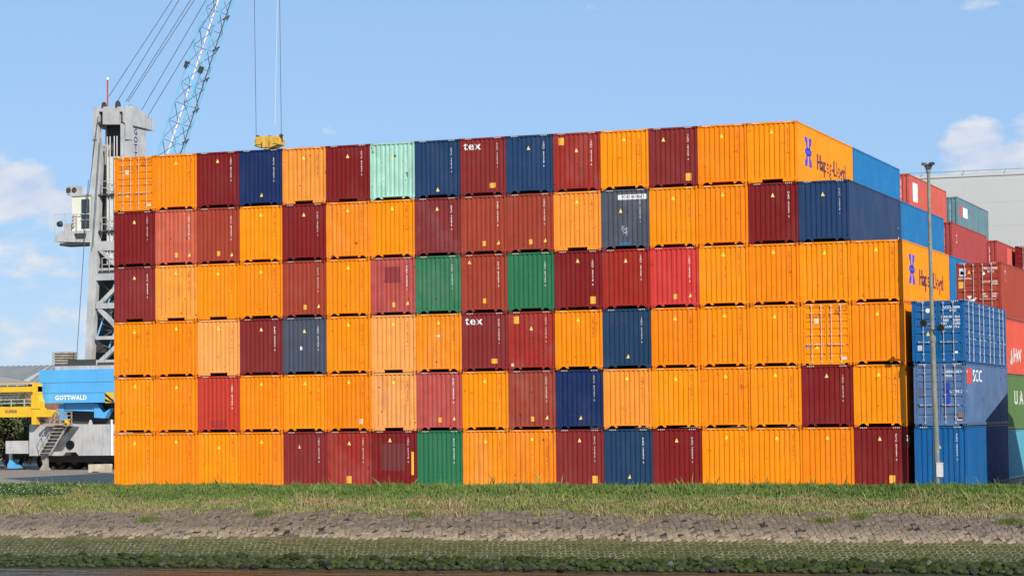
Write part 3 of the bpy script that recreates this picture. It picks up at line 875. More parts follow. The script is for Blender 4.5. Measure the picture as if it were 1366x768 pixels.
for sx in (-1, 1):
    b = MB().bar((sx*0.08, -0.05, 14.83), (sx*0.27, -0.12, 14.86), 0.20, 0.12)
    o = b.build('floodlight', 'lamp_dark', lp)
    MB().bar((sx*0.265, -0.118, 14.858), (sx*0.28, -0.123, 14.862), 0.15, 0.08).build('floodlight_glass', 'glass', o)
for sx, zz, dy in ((-0.26, 7.62, -0.30), (0.50, 7.38, -0.25)):
    o = MB().tube((sx, dy+0.16, zz+0.05), (sx-0.02, dy-0.10, zz-0.03), 0.10, 0.17, 14).build('floodlight', 'lamp_dark', lp)
    MB().tube((sx-0.02, dy-0.10, zz-0.03), (sx-0.021, dy-0.115, zz-0.035), 0.15, 0.15, 14).build('floodlight_glass', 'glass', o)
    MB().bar((0.04, -0.1, 7.30), (sx, dy+0.06, zz-0.12), 0.05).bar((sx, dy+0.06, zz-0.14), (sx, dy+0.06, zz+0.14), 0.04).build('floodlight_bracket', 'lamp_dark', lp)
MB().bar((0.04, -0.12, 7.30), (0.66, -0.12, 7.22), 0.05).bar((0.04, -0.12, 7.52), (-0.22, -0.12, 7.58), 0.05).build('cross_arm', 'lamp_pole', lp)
MB().tube((0.24, -0.05, 0.1), (0.24, -0.05, 0.65), 0.05, 0.05, 8).build('conduit', 'navy', lp)
MB().box(0.13, 0.40, -0.16, 0.08, 0.62, 1.22).box(0.12, 0.41, -0.17, 0.09, 1.22, 1.26).build('junction_box', 'white_box', lp)

# ------------------------------------------------------------------ ground, bank, river
def yw(x):
    x = min(max(x, -60), 110)
    return -16.9 + (x-4)*0.071
def yt(x, t): return -2.3 + t*(yw(x) + 2.3)
def zt(t): return 0.10 - 3.10*t
# quay
q = 3500.0
me = mesh_from('quay', [(-q, -1.35, 0), (q, -1.35, 0), (q, q, 0), (-q, q, 0)], [[0, 1, 2, 3]], 'quay')
tag(put('quay', me, loc=(0, 0, 0)), kind='structure')
# value noise
_perm = rng.random((256, 256))
def vnoise(x, y):
    xi, yi = np.floor(x).astype(int), np.floor(y).astype(int)
    fx, fy = x-xi, y-yi
    fx, fy = fx*fx*(3-2*fx), fy*fy*(3-2*fy)
    g = lambda a, b: _perm[a % 256, b % 256]
    return (g(xi, yi)*(1-fx)+g(xi+1, yi)*fx)*(1-fy) + (g(xi, yi+1)*(1-fx)+g(xi+1, yi+1)*fx)*fy
def fbm(x, y): return 0.5*vnoise(x, y)+0.3*vnoise(x*2.1+7, y*2.1+3)+0.2*vnoise(x*4.3+1, y*4.3+9)
# bank sheet
xs = np.concatenate([np.linspace(-q, -30, 8)[:-1], np.linspace(-30, 75, 421), np.linspace(75, q, 8)[1:]])
ts = np.concatenate([[-0.30, -0.09, -0.05, 0.0], np.linspace(0.03, 1.2, 40)])
V = []; colr = []
def ground_rgb(x, t):
    n = float(fbm(np.array([x*0.8]), np.array([t*14.0]))[0])
    if t < 0.345 + (n-0.5)*0.14: c = (0.085, 0.10, 0.035) if t < 0.16 else (0.17, 0.145, 0.075)
    elif t < 0.62: c = (0.05, 0.038, 0.030)
    elif t < 0.9: c = (0.24*(0.65+0.5*n), 0.215*(0.65+0.5*n), 0.118*(0.65+0.5*n))
    else: c = (0.035, 0.04, 0.022)
    return c
for x in xs:
    for t in ts:
        if t == -0.30: y, z = -1.30, -0.02
        elif t == -0.09: y, z = -1.5, 0.05
        elif t == -0.05: y, z = -1.8, 0.12
        else:
            y, z = yt(x, t), zt(t)
            z += 0.06*(float(vnoise(np.array([x*0.7]), np.array([t*9.0]))[0])-0.5)*(1 if t < 0.34 else 0.0) - (0.004 if t > 0.34 else 0)
        V.append((x, y, z)); colr.append((*ground_rgb(x, t), 1))
nt_ = len(ts)
F = [[i*nt_+j, i*nt_+j+1, (i+1)*nt_+j+1, (i+1)*nt_+j] for i in range(len(xs)-1) for j in range(nt_-1)]
me = mesh_from('riverbank', V, F, 'soil')
a = me.color_attributes.new('col', 'FLOAT_COLOR', 'POINT')
a.data.foreach_set('color', np.array(colr, dtype=np.float32).ravel())
bank = put('riverbank', me)
tag(bank, kind='structure')
bm = bmesh.new(); bm.from_mesh(me); bmesh.ops.recalc_face_normals(bm, faces=bm.faces)
if sum(f.normal.z for f in bm.faces) < 0: bmesh.ops.reverse_faces(bm, faces=bm.faces)
bm.to_mesh(me); bm.free()
# river and the near shore the camera stands on
me = mesh_from('river', [(-q, -104, -3.0), (q, -104, -3.0), (q, 5, -3.0), (-q, 5, -3.0)], [[0, 1, 2, 3]], 'water')
tag(put('river', me), kind='structure')
me = mesh_from('near_shore', [(-q, -100, -3.4), (q, -100, -3.4), (q, -107, 1.6), (-q, -107, 1.6), (q, -q, 1.6), (-q, -q, 1.6)], [[0, 1, 2, 3][::-1], [3, 2, 4, 5][::-1]], 'hills')
tag(put('near_shore', me), kind='structure')

# stone revetment: irregular set stones, joints recessed
def revetment():
    cw, ch = 0.275, 0.037        # along the bank (m), along t
    V, F, Cc = [], [], []
    nx = int(104/cw); x0 = -22.0
    jit = {}
    def hv(i, j, k):
        key = (i, j, k)
        if key not in jit: jit[key] = (random.uniform(-0.36, 0.36), random.uniform(-0.30, 0.30))
        return jit[key]
    rows = int((0.90-0.28)/ (ch*0.75)) + 1
    for j in range(rows):
        for i in range(nx):
            # hexagon corners on a shared lattice
            cx = i + (0.5 if j % 2 else 0.0); cy = j*0.75
            pts = []
            for a_, b_ in ((0, 0.5), (0.5, 0.25), (0.5, -0.25), (0, -0.5), (-0.5, -0.25), (-0.5, 0.25)):
                px, py = cx+a_, cy+b_
                jx, jy = hv(round(px*2), round(py*4), 0)
                pts.append((px+jx*0.62, py+jy*0.8))
            mx = sum(p[0] for p in pts)/6; my = sum(p[1] for p in pts)/6
            x = x0 + mx*cw; t = 0.28 + my*ch
            n = float(fbm(np.array([x*0.8]), np.array([t*14.0]))[0])
            if t < 0.335 + (n-0.5)*0.16: continue
            moss = t > 0.640 + (n-0.5)*0.03
            lf = float(vnoise(np.array([x*0.35+3]), np.array([t*11.0]))[0])
            inset = min(0.985, random.uniform(0.70, 0.84) + 0.22*max(0, lf-0.42) + (0.12 if random.random() < 0.12 else 0)) if moss else random.uniform(0.86, 0.95)
            if not moss and random.random() < 0.06: continue
            hgt = 0.006 if moss else random.uniform(0.045, 0.06)
            tx, ty = (0, 0) if moss else (random.uniform(-0.02, 0.02), random.uniform(-0.02, 0.02))
            base = len(V)
            q_ = random.uniform(0.8, 1.2)
            if moss:
                g_ = min(1, (t-0.63)/0.2)
                dry = max(0, 0.70-t)/0.07
                c = (0.078+0.06*dry-0.026*g_, 0.080+0.035*dry-0.016*g_, 0.022+0.02*dry)
            else:
                e = max(0, min(1, (t-0.50)/0.12))
                c = (0.170+0.150*e, 0.134+0.108*e, 0.096+0.068*e)
                pk = random.random()
                if pk < 0.015: c = (0.22, 0.16, 0.13)
                elif pk < 0.09: c = (0.13, 0.105, 0.08)
            c = tuple(v*q_ for v in c)
            for lvl, kk in ((-0.02 if moss else -0.06, inset+0.02), (hgt*0.75, inset), (hgt, inset*0.80)):
                for p in pts:
                    ax = x0 + (mx+(p[0]-mx)*kk)*cw; at_ = 0.28 + (my+(p[1]-my)*kk)*ch
                    z = zt(at_) + lvl + (tx*(p[0]-mx) + ty*(p[1]-my))*(1 if lvl > 0 else 0)
                    V.append((ax, yt(ax, at_), z)); Cc.append((*c, 1))
            for lv in (0, 6):
                for k in range(6):
                    k2 = (k+1) % 6
                    F.append([base+lv+k, base+lv+k2, base+lv+6+k2, base+lv+6+k])
            F.append([base+12+k for k in range(6)])
    me = mesh_from('revetment_stones', V, F, 'stone')
    a = me.color_attributes.new('col', 'FLOAT_COLOR', 'POINT')
    a.data.foreach_set('color', np.array(Cc, dtype=np.float32).ravel())
    bm = bmesh.new(); bm.from_mesh(me); bmesh.ops.recalc_face_normals(bm, faces=bm.faces); bm.to_mesh(me); bm.free()
    o = put('revetment_stones', me, bank)
    o['kind'] = 'stuff'
revetment()

# boulders along the waterline
bmeshes = []
for k in range(8):
    bm = bmesh.new()
    bmesh.ops.create_icosphere(bm, subdivisions=2 if k < 6 else 1, radius=1.0)
    for v in bm.verts:
        n = v.co.normalized()
        v.co *= 1 + 0.28*math.sin(3.1*n.x+k*1.7)*math.cos(2.7*n.y+k) + random.uniform(-0.13, 0.13)
        v.co.z *= 0.8
    me = bpy.data.meshes.new('boulder'); bm.to_mesh(me); bm.free(); me.materials.append(M['boulder'])
    bmeshes.append(me)
bl_ = []
x = -14.0
while x < 80:
    for r_ in range(7):
        t = 0.880 + 0.0165*r_ + random.uniform(-0.012, 0.012)
        s = random.uniform(0.09, 0.22)*(0.75 if x < 7 else 1.0)*(1.15 if random.random() < 0.1 else 1.0)
        bl_.append((x + random.uniform(-0.15, 0.15), t, s))
    x += 0.27
vis = [b for b in bl_ if -9 < b[0] < 53]
vis.sort(key=lambda b: -b[2])
big = set(vis[:290])
rest = MB()
ico = bmeshes[7]; icoV = [tuple(v.co) for v in ico.vertices]; icoF = [list(p.vertices) for p in ico.polygons]
for b in bl_:
    x, t, s = b
    z = zt(t) + s*0.35
    g = random.uniform(0.6, 1.3)
    c = (0.040*g, 0.052*g, 0.014*g) if random.random() < 0.93 else (0.08*g, 0.08*g, 0.055*g)
    if t > 0.975: c = (0.035*g, 0.034*g, 0.026*g)
    if b in big:
        o = put('boulder', random.choice(bmeshes[:6]), bank, (x, yt(x, t), z), c, rotz=random.uniform(0, 6.28), scale=(s*1.15, s, s*0.85))
        o.rotation_euler.x = random.uniform(-0.5, 0.5)
    else:
        n = len(rest.V); ca, sa = math.cos(x*7), math.sin(x*7)
        rest.V += [((v[0]*ca-v[1]*sa)*s*1.1+x, (v[0]*sa+v[1]*ca)*s+yt(x, t), v[2]*s*0.85+z) for v in icoV]
        rest.F += [[n+i for i in f] for f in icoF]
o = rest.build('loose_stones', 'boulder', bank); o.color = (0.05, 0.062, 0.026, 1); o['kind'] = 'stuff'

# grass
def grass(name, n, xr, tr, hfun, cfun, keep, label, y_of=None, wd=0.022):
    x = rng.uniform(xr[0], xr[1], n); t = rng.uniform(tr[0], tr[1], n)
    nz = fbm(x*0.8, t*14.0)
    big_ = fbm(x*0.25+40, t*6.0)
    k = keep(x, t, nz)
    x, t, nz, big_ = x[k], t[k], nz[k], big_[k]
    n = len(x)
    ywx = -16.9 + (np.clip(x, -60, 110)-4)*0.071
    y = np.where(t < 0, -2.3 - t*8.0, -2.3 + t*(ywx+2.3))
    z = np.where(t < 0, 0.10, 0.10-3.10*t) - 0.01
    h = hfun(x, t, nz, big_)*rng.uniform(0.5, 1.25, n)
    th = rng.uniform(0, 2*PI, n)
    wx, wy = np.cos(th)*wd*rng.uniform(0.7, 1.4, n), np.sin(th)*wd
    lx, ly = rng.normal(0, 0.30, n)*h, rng.normal(0, 0.30, n)*h
    V = np.zeros((n*4, 3), np.float32)
    V[0::4] = np.stack([x-wx, y-wy, z], 1); V[1::4] = np.stack([x+wx, y+wy, z], 1)
    V[2::4] = np.stack([x+wx*0.7+lx*0.4, y+wy*0.7+ly*0.4, z+h*0.6], 1)
    V[3::4] = np.stack([x+lx, y+ly, z+h], 1)
    base = (np.arange(n)*4)[:, None]
    tri = np.concatenate([base+np.array([[0, 1, 2]]), base+np.array([[0, 2, 3]])], 1).reshape(-1).astype(np.int32)
    me = bpy.data.meshes.new(name)
    me.vertices.add(n*4); me.vertices.foreach_set('co', V.ravel())
    me.loops.add(len(tri)); me.loops.foreach_set('vertex_index', tri)
    me.polygons.add(len(tri)//3)
    me.polygons.foreach_set('loop_start', np.arange(0, len(tri), 3, dtype=np.int32))
    me.update(calc_edges=True)
    c = cfun(x, t, nz, big_)*rng.uniform(0.7, 1.3, n)[:, None]
    cc = np.ones((n*4, 4), np.float32); cc[:, :3] = np.repeat(c, 4, axis=0)
    a = me.color_attributes.new('col', 'FLOAT_COLOR', 'POINT'); a.data.foreach_set('color', cc.ravel())
    me.materials.append(M['grassblade'])
    return tag(put(name, me), label, 'grass', kind='stuff')
lerp = lambda a, b, f: a[None, :]*(1-f[:, None]) + b[None, :]*f[:, None]
G_ = np.array([0.155, 0.215, 0.050]); GD = np.array([0.085, 0.145, 0.030]); GY = np.array([0.225, 0.250, 0.075]); GB = np.array([0.33, 0.24, 0.13]); GP = np.array([0.16, 0.10, 0.075])
def gcol(x, t, nz, b):
    f = np.clip((t-0.085+(b-0.5)*0.26+(nz-0.5)*0.10)/0.13, 0, 1)
    mixed = lerp(GY, GB, np.clip((nz-0.35)*2.5, 0, 1))
    gg = lerp(GD, G_, np.clip((b-0.2)*1.8, 0, 1))
    c = gg*(1-f[:, None]) + mixed*f[:, None]
    g2 = np.clip((b-0.52)*5, 0, 1)[:, None]*0.55
    return c*(1-g2*f[:, None]) + np.array([0.16, 0.19, 0.05])*g2*f[:, None]
grass('grass', 285000, (-16, 74), (-0.10, 0.47),
      lambda x, t, nz, b: (np.where(t < 0.10, 0.19, 0.15)*(0.45+1.1*nz) + 0.05*(b > 0.55))*np.where(rng.random(len(x)) < 0.012, 2.3, 1.0)*(0.7+0.6*vnoise(x*2.6+11, t*33)),
      gcol, lambda x, t, nz: (t < 0.345 + (nz-0.5)*0.34) & (rng.random(len(x)) < np.clip((0.44-t)*4.5, 0.30, 1)),
      'green and straw-yellow grass along the top of the stone bank')
# dry twigs and debris at the top of the stones
grass('dry_debris', 30000, (-16, 62), (0.30, 0.53),
      lambda x, t, nz, b: 0.05 + 0.03*nz,
      lambda x, t, nz, b: lerp(np.array([0.15, 0.085, 0.07]), np.array([0.28, 0.22, 0.17]), nz),
      lambda x, t, nz: (nz > 0.40 + (t-0.34)*1.3), 'brown dry plant debris lying on the upper stones', wd=0.03)
# green tufts standing on the stones
for i, (px, t0, rx) in enumerate(((195, 0.44, 0.55), (1090, 0.41, 0.6), (345, 0.36, 0.5), (550, 0.37, 0.5), (1140, 0.37, 0.4), (1340, 0.42, 0.6))):
    # find x on the bank at that photo column
    xx = None
    for s_ in range(400):
        xx_ = -12 + s_*0.165
        v = Vector((xx_, yt(xx_, t0), zt(t0))) - Vector(CAMP)
        c, s = math.cos(YAW), math.sin(YAW); X, Y = c*v.x+s*v.y, -s*v.x+c*v.y
        if 683 + FPX*X/Y >= px: xx = xx_; break
    n = 900
    x = rng.normal(xx, rx*0.45, n); t = rng.normal(t0, 0.018, n)
    b = MB()
    for a_, t_ in zip(x, t):
        h = random.uniform(0.08, 0.24); th = random.uniform(0, 6.28); w_ = 0.018
        p = Vector((a_, yt(a_, t_), zt(t_)-0.01)); l = Vector((random.gauss(0, 0.08), random.gauss(0, 0.08), h))
        k = len(b.V)
        b.V += [tuple(p-Vector((math.cos(th)*w_, math.sin(th)*w_, 0))), tuple(p+Vector((math.cos(th)*w_, math.sin(th)*w_, 0))), tuple(p+l)]
        b.F.append([k, k+1, k+2])
    me = mesh_from('grass_tuft', b.V, b.F, 'grassblade')
    a = me.color_attributes.new('col', 'FLOAT_COLOR', 'POINT')
    cc = np.ones((len(b.V), 4), np.float32); cc[:, :3] = np.repeat(np.array([[0.13, 0.16, 0.04]])*rng.uniform(0.6, 1.4, n)[:, None], 3, axis=0)
    a.data.foreach_set('color', cc.ravel())
    where = ['left of the picture below the grass', 'right, below the orange containers', 'left of the middle at the grass edge', 'near the middle at the grass edge', 'right, close under the grass edge', 'at the far right picture edge'][i]
    tag(put('grass_tuft', me), 'small green grass tuft on the grey stones, %s' % where, 'grass tuft', 'grass tufts growing on the stones')
# weeds with leaves and white flowers on the left
def leaves(name, centre_fun, n, size, cols, parent=None, seed=1):
    r2 = np.random.default_rng(seed)
    P = centre_fun(r2, n); n = len(P)
    A = r2.normal(size=(n, 3)); A /= np.linalg.norm(A, axis=1)[:, None]
    B = r2.normal(size=(n, 3)); B -= A*np.sum(A*B, 1)[:, None]; B /= np.linalg.norm(B, axis=1)[:, None]
    s = size*r2.uniform(0.6, 1.4, n)[:, None]
    V = np.zeros((n*4, 3), np.float32)
    V[0::4] = P-A*s; V[1::4] = P+B*s*0.55; V[2::4] = P+A*s; V[3::4] = P-B*s*0.55
    me = bpy.data.meshes.new(name)
    me.vertices.add(n*4); me.vertices.foreach_set('co', V.ravel())
    lp_ = np.arange(n*4, dtype=np.int32)
    me.loops.add(n*4); me.loops.foreach_set('vertex_index', lp_)
    me.polygons.add(n); me.polygons.foreach_set('loop_start', np.arange(0, n*4, 4, dtype=np.int32))
    me.update(calc_edges=True)
    idx = r2.choice(len(cols), n, p=[c[3] for c in cols])
    c = np.array([c[:3] for c in cols])[idx]*r2.uniform(0.7, 1.3, n)[:, None]
    cc = np.ones((n*4, 4), np.float32); cc[:, :3] = np.repeat(c, 4, axis=0)
    a = me.color_attributes.new('col', 'FLOAT_COLOR', 'POINT'); a.data.foreach_set('color', cc.ravel())
    me.materials.append(M['leaf'])
    return put(name, me, parent)
def weeds(r2, n):
    x = r2.uniform(-16, 0.6, n); t = r2.uniform(-0.08, 0.13, n)
    nz = fbm(x*1.1+5, t*20); k = (nz > 0.36+np.clip((t-0.05)*2.2, 0, 1)) & (r2.random(n) < np.clip((0.8-x)/2.0, 0, 1))
    x, t, nz = x[k], t[k], nz[k]
    ywx = -16.9+(x-4)*0.071
    y = np.where(t < 0, -2.3-t*8, -2.3+t*(ywx+2.3)); z = np.where(t < 0, 0.1, 0.1-3.1*t) + r2.uniform(0.02, 0.36, len(x))*nz*1.3
    return np.stack([x, y, z], 1)
o = leaves('flowering_weeds', weeds, 60000, 0.035, ((0.055, 0.125, 0.025, 0.62), (0.030, 0.075, 0.018, 0.30), (0.60, 0.60, 0.52, 0.08)), seed=4)
tag(o, 'leafy green weeds with tiny white flowers left of the containers', 'weeds', kind='stuff')

# ------------------------------------------------------------------ harbour crane (far left)
YC = 45.0
def A(px, py, y=YC): return at(px, py, y)
cr = empty('harbour_crane', (-27.5, YC+1.5, 0), 'grey and blue mobile harbour crane behind the left end of the container wall', 'crane')
inv = cr.matrix_world.copy()
def cbuild(b, name, ma, parent=cr):
    """world coordinates kept, parented to the crane"""
    par = parent
    off = Vector(cr.location)
    b.V = [tuple(Vector(v)-off) for v in b.V]
    return b.build(name, ma, par)
xL, xR, yF, yB = -27.95, -24.62, YC, YC+2.55
zT = 26.95
# tower legs and cross beams
def leg_pts(x0, x1, y0, y1, ma='crane_grey', nm='tower_leg', z0=8.0, z1=24.6):
    cbuild(MB().box(x0, x1, y0, y1, z0, z1), nm, ma)
PX_ = lambda px, py, y=None: (lambda v: (v.x, v.z))(at(px, py, YC if y is None else y))
cbuild(MB().prism([PX_(124, 168), PX_(121, 300), PX_(116.5, 400), PX_(112.5, 493), PX_(122, 493), PX_(127, 400), PX_(131, 300), PX_(134, 215), PX_(130, 168)], yF, yF+0.5), 'tower_leg', 'crane_grey')
cbuild(MB().prism([(xR-0.75, 7.6), (xR, 7.6), (xR, 25.6), (xR-0.72, 25.6)], yF, yF+0.5), 'tower_leg', 'crane_grey')
cbuild(MB().box(xR-0.72, xR, yB-0.6, yB, 7.6, 25.6), 'tower_leg', 'crane_grey')
cbuild(MB().box(xL+0.2, xL+0.9, yB-0.6, yB, 7.6, 25.6), 'tower_leg', 'crane_grey')
cbuild(MB().box(xL+0.22, xL+0.28, yF+0.5, yB-0.6, 17.0, 24.2), 'side_plate', 'crane_grey')
cbuild(MB().box(xL+0.75, xL+0.95, yF+0.9, yB-0.3, 17.5, 24.2), 'inner_plate', 'crane_grey')
# head: deep box with two rope slots
hx0, hx1 = xL+0.17, xR+0.02
Q = lambda px, py: PX_(px, py, YC-0.12)
b = MB()
b.prism([Q(124, 149), Q(124, 186), Q(128.5, 186), Q(128.5, 166), Q(131.5, 162), Q(131.5, 149)], yF-0.12, yF+0.4)
b.prism([Q(137, 149), Q(137, 166), Q(159, 166), Q(159, 149)], yF-0.12, yF+0.4)
b.prism([Q(163.5, 149), Q(163.5, 162), Q(167, 165), Q(167, 186), Q(172, 186), Q(172, 149)], yF-0.12, yF+0.4)
b.prism([Q(124, 142.5), Q(124, 149), Q(172, 149), Q(172, 142.5)], yF-0.12, yF+0.4)
zq = Q(172, 166)[1]
for xa_, xb_ in ((hx1-0.5, hx1), (hx0, hx0+0.5)):
    b.prism_x([(yF+0.4, zq), (yB+1.2, zq-0.05), (yB+1.2, zq+0.75), (yF+1.0, 26.9), (yF+0.4, 26.95)], xa_, xb_)
b.box(hx0+0.5, hx1-0.5, yB+0.7, yB+1.1, zq, zq+0.7)
cbuild(b, 'tower_head', 'crane_grey')
cbuild(MB().box(hx0+0.55, hx1-0.55, yF+1.3, yF+1.4, 22.0, 26.2), 'head_shade_sheet', 'crane_dark')  # near-black sheet painting the shade inside the head
cbuild(MB().bar((xR-0.03, yF+0.6, zq-0.08), (xR-0.03, yB+0.1, zq-0.08), 0.12, 0.14), 'head_hinge', 'crane_dark')
cbuild(MB().tube((hx0+0.77, yF+0.15, 26.1), (hx0+0.77, yF+0.5, 26.1), 0.5, seg=20), 'sheave', 'crane_dark')
for yy in (YC+0.9, YC+2.3):
    for k_ in range(2):
        cbuild(MB().tube((hx1-0.9+k_*0.2, yy, 26.75-(yy-YC)*0.42), (hx1-0.82+k_*0.2, yy, 26.75-(yy-YC)*0.42), 0.42, seg=20), 'sheave', 'crane_dark')
cbuild(MB().tube((hx0+0.95, yF+0.1, 27.0), (hx0+1.05, yF+0.1, 27.0), 0.3, seg=16), 'sheave', 'crane_dark')
cbuild(MB().tube((hx1-1.05, yF+0.1, 27.0), (hx1-0.95, yF+0.1, 27.0), 0.33, seg=16), 'sheave', 'crane_dark')
cbuild(MB().bar((hx1-0.35, yF+0.7, 26.98), (hx1-0.35, yB+1.15, 25.6), 0.35, 0.12), 'sheave_guard', 'crane_dark')
# pale blue cylinder housing inside the tower, upright pipes
cbuild(MB().box(xR-1.95, xR-0.75, yF+0.25, yF+0.8, 15.2, 24.0-0.8), 'rope_housing', 'white_box')
for xx in (-26.55, -26.3, -25.95, -25.72):
    cbuild(MB().tube((xx, yF+0.15, 15.2), (xx, yF+0.15, 24.7), 0.045, seg=8), 'pipe', 'galv')
# platforms and rails in the tower
for z in (20.3, 17.6, 14.6):
    cbuild(MB().box(xL+0.8, xR-0.7, yF-0.1, yF+1.6, z, z+0.12), 'tower_platform', 'crane_dark')
    b = MB()
    for zz in (z+0.55, z+1.05): b.bar((xL+1.1, yF-0.1, zz), (xR-0.7, yF-0.1, zz), 0.045)
    for xx in (xL+1.1, xL+1.7, xL+2.3): b.bar((xx, yF-0.1, z), (xx, yF-0.1, z+1.05), 0.045)
    cbuild(b, 'guard_rail', 'crane_grey')
# lower lattice of the tower: beams with diagonals
for z0, z1, side in ((14.0, 14.9, 0), (11.9, 12.3, 0), (9.6, 9.85, 0), (16.2, 16.9, 0), (7.6, 8.1, 0)):
    cbuild(MB().box(xL+0.5, xR-0.5, yF+0.02, yF+0.42, z0, z1), 'cross_beam', 'crane_grey')
for (z0, z1, fl) in ((14.4, 16.4, -1), (12.2, 14.1, 1), (9.8, 11.9, -1), (7.9, 9.7, 1)):
    a_, b_ = (xL+0.7, xR-0.4) if fl < 0 else (xR-0.4, xL+0.7)
    cbuild(MB().bar((a_, yF+0.2, z1), (b_, yF+0.2, z0), 0.3, 0.3, up=(0, 1, 0)), 'diagonal_brace', 'crane_grey')
    cbuild(MB().bar((b_, yB-0.3, z1), (a_, yB-0.3, z0), 0.28, 0.28, up=(0, 1, 0)), 'diagonal_brace', 'crane_grey')
    cbuild(MB().bar((xL+0.9, yF+0.4, z1-0.2), (xL+1.35, yF+1.6, z0+0.2), 0.18, 0.18), 'diagonal_brace', 'crane_dark')
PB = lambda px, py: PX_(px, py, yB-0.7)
cbuild(MB().prism([PB(130, 215), PB(126, 300), PB(121, 400), PB(117, 490), PB(196, 490), PB(196, 215)], yB-0.75, yB-0.65), 'tower_shade_sheet', 'crane_dark')  # near-black sheet, the tower's inner shade put into its colour
# side letters down the right leg
for i, ch in enumerate('GOTTWALD'):
    bm = text_bm(ch, 0.66, bold=0.012, sx=1.1)
    me = bpy.data.meshes.new('tower_letter')
    for v in bm.verts: v.co = Vector((0, v.co.x, v.co.y))
    bm.to_mesh(me); bm.free(); me.materials.append(M['navy'])
    put('tower_letter', me, cr, Vector((xR+0.012, yF+1.0, at(182, 176.5+10.3*i, yF+1.0).z))-Vector(cr.location))
# long panel on the side facing right so the letters have a face to stand on
cbuild(MB().box(xR-0.25, xR-0.003, yF+0.5, yB-0.6, 15.0, 25.6), 'side_plate', 'crane_grey')
# mast light and ropes
p = A(143.5, 138, YC+0.2)
cbuild(MB().tube((p.x, p.y, p.z-0.2), (p.x, p.y, p.z+1.75), 0.06, seg=8), 'warning_mast', 'red')
cbuild(MB().tube((p.x, p.y, p.z+1.75), (p.x, p.y, p.z+1.95), 0.09, seg=8), 'mast_lamp', 'white')
ends = [((145,129), (230,0)), ((154.5,139), (239,0)), ((168,136), (254.5,0)), ((171,136), (259.5,0)), ((189,147), (275,0)), ((198,154), (291,0))]
for i, (p0, p1) in enumerate(ends):
    ya = YC + (0.2 if i < 4 else 2.6)
    k_ = (p0[1]+200)/(p0[1]-p1[1])
    q1 = (p0[0]+(p1[0]-p0[0])*k_, -200)
    cbuild(MB().tube(A(*p0, ya), A(*q1, YC+1), 0.024, seg=6), 'luffing_rope', 'rope')
for p0, p1 in (((118, 240), (102, 480)), ((134, 185), (124, 330))):
    cbuild(MB().tube(A(*p0, YC-0.3), A(*p1, YC-0.3), 0.03, seg=6), 'tower_rope', 'rope')
cbuild(MB().tube(A(131, 155, YC-0.25), A(113, 300, YC-0.25), 0.03, seg=6), 'tower_rope', 'rope')
# operator's cab
c0 = A(103, 317); cxx = xL+0.05
cbuild(MB().box(cxx-1.62, cxx, yF+0.1, yF+1.9, 17.75, 20.35), 'cab', 'cab_cream')
cbuild(MB().box(cxx-1.75, cxx+0.05, yF, yF+2.0, 20.35, 20.48), 'cab_roof', 'crane_grey')
cbuild(MB().box(cxx-0.80, cxx-0.12, yF+0.06, yF+0.12, 17.9, 20.1), 'cab_window', 'window')
cbuild(MB().bar((cxx-0.83, yF+0.02, 19.0), (cxx-0.1, yF+0.02, 19.0), 0.05).bar((cxx-0.83, yF+0.02, 18.55), (cxx-0.1, yF+0.02, 18.55), 0.04), 'window_bar', 'crane_grey')
cbuild(MB().box(cxx-2.15, cxx-1.2, yF+0.15, yF+0.9, 20.5, 21.15), 'air_conditioner', 'crane_grey')
for xx in (cxx-1.95, cxx-1.45):
    cbuild(MB().tube((xx, yF+0.10, 20.83), (xx, yF+0.16, 20.83), 0.2, seg=16), 'fan', 'crane_dark')
cbuild(MB().prism([(cxx-3.1, 17.0), (cxx, 16.85), (cxx, 17.75), (cxx-2.6, 17.75), (cxx-3.0, 17.3)], yF-0.1, yF+2.0), 'cab_platform', 'crane_grey')
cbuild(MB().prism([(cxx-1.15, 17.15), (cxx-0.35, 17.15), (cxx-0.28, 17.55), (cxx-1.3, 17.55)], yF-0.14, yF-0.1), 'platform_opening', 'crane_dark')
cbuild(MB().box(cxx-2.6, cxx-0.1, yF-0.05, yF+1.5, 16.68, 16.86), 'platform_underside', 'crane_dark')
cbuild(MB().box(cxx-2.35, cxx-1.75, yF+0.2, yF+0.7, 17.75, 18.35), 'equipment_box', 'crane_grey')
cbuild(MB().tube((cxx-2.75, yF, 18.3), (cxx-2.65, yF+0.25, 18.35), 0.2, 0.24, 12), 'floodlight', 'crane_dark')
b = MB().bar((cxx-3.05, yF-0.1, 19.05), (cxx, yF-0.1, 18.95), 0.035)
for xx in (cxx-3.0, cxx-2.1, cxx-1.1): b.bar((xx, yF-0.1, 17.5), (xx, yF-0.1, 19.05), 0.035)
for zz in (18.1, 18.35, 18.6, 18.85): b.tube((cxx-1.42, yF-0.05, zz), (cxx-1.36, yF-0.05, zz+0.1), 0.09, seg=8)
cbuild(b, 'cab_rail', 'crane_grey')
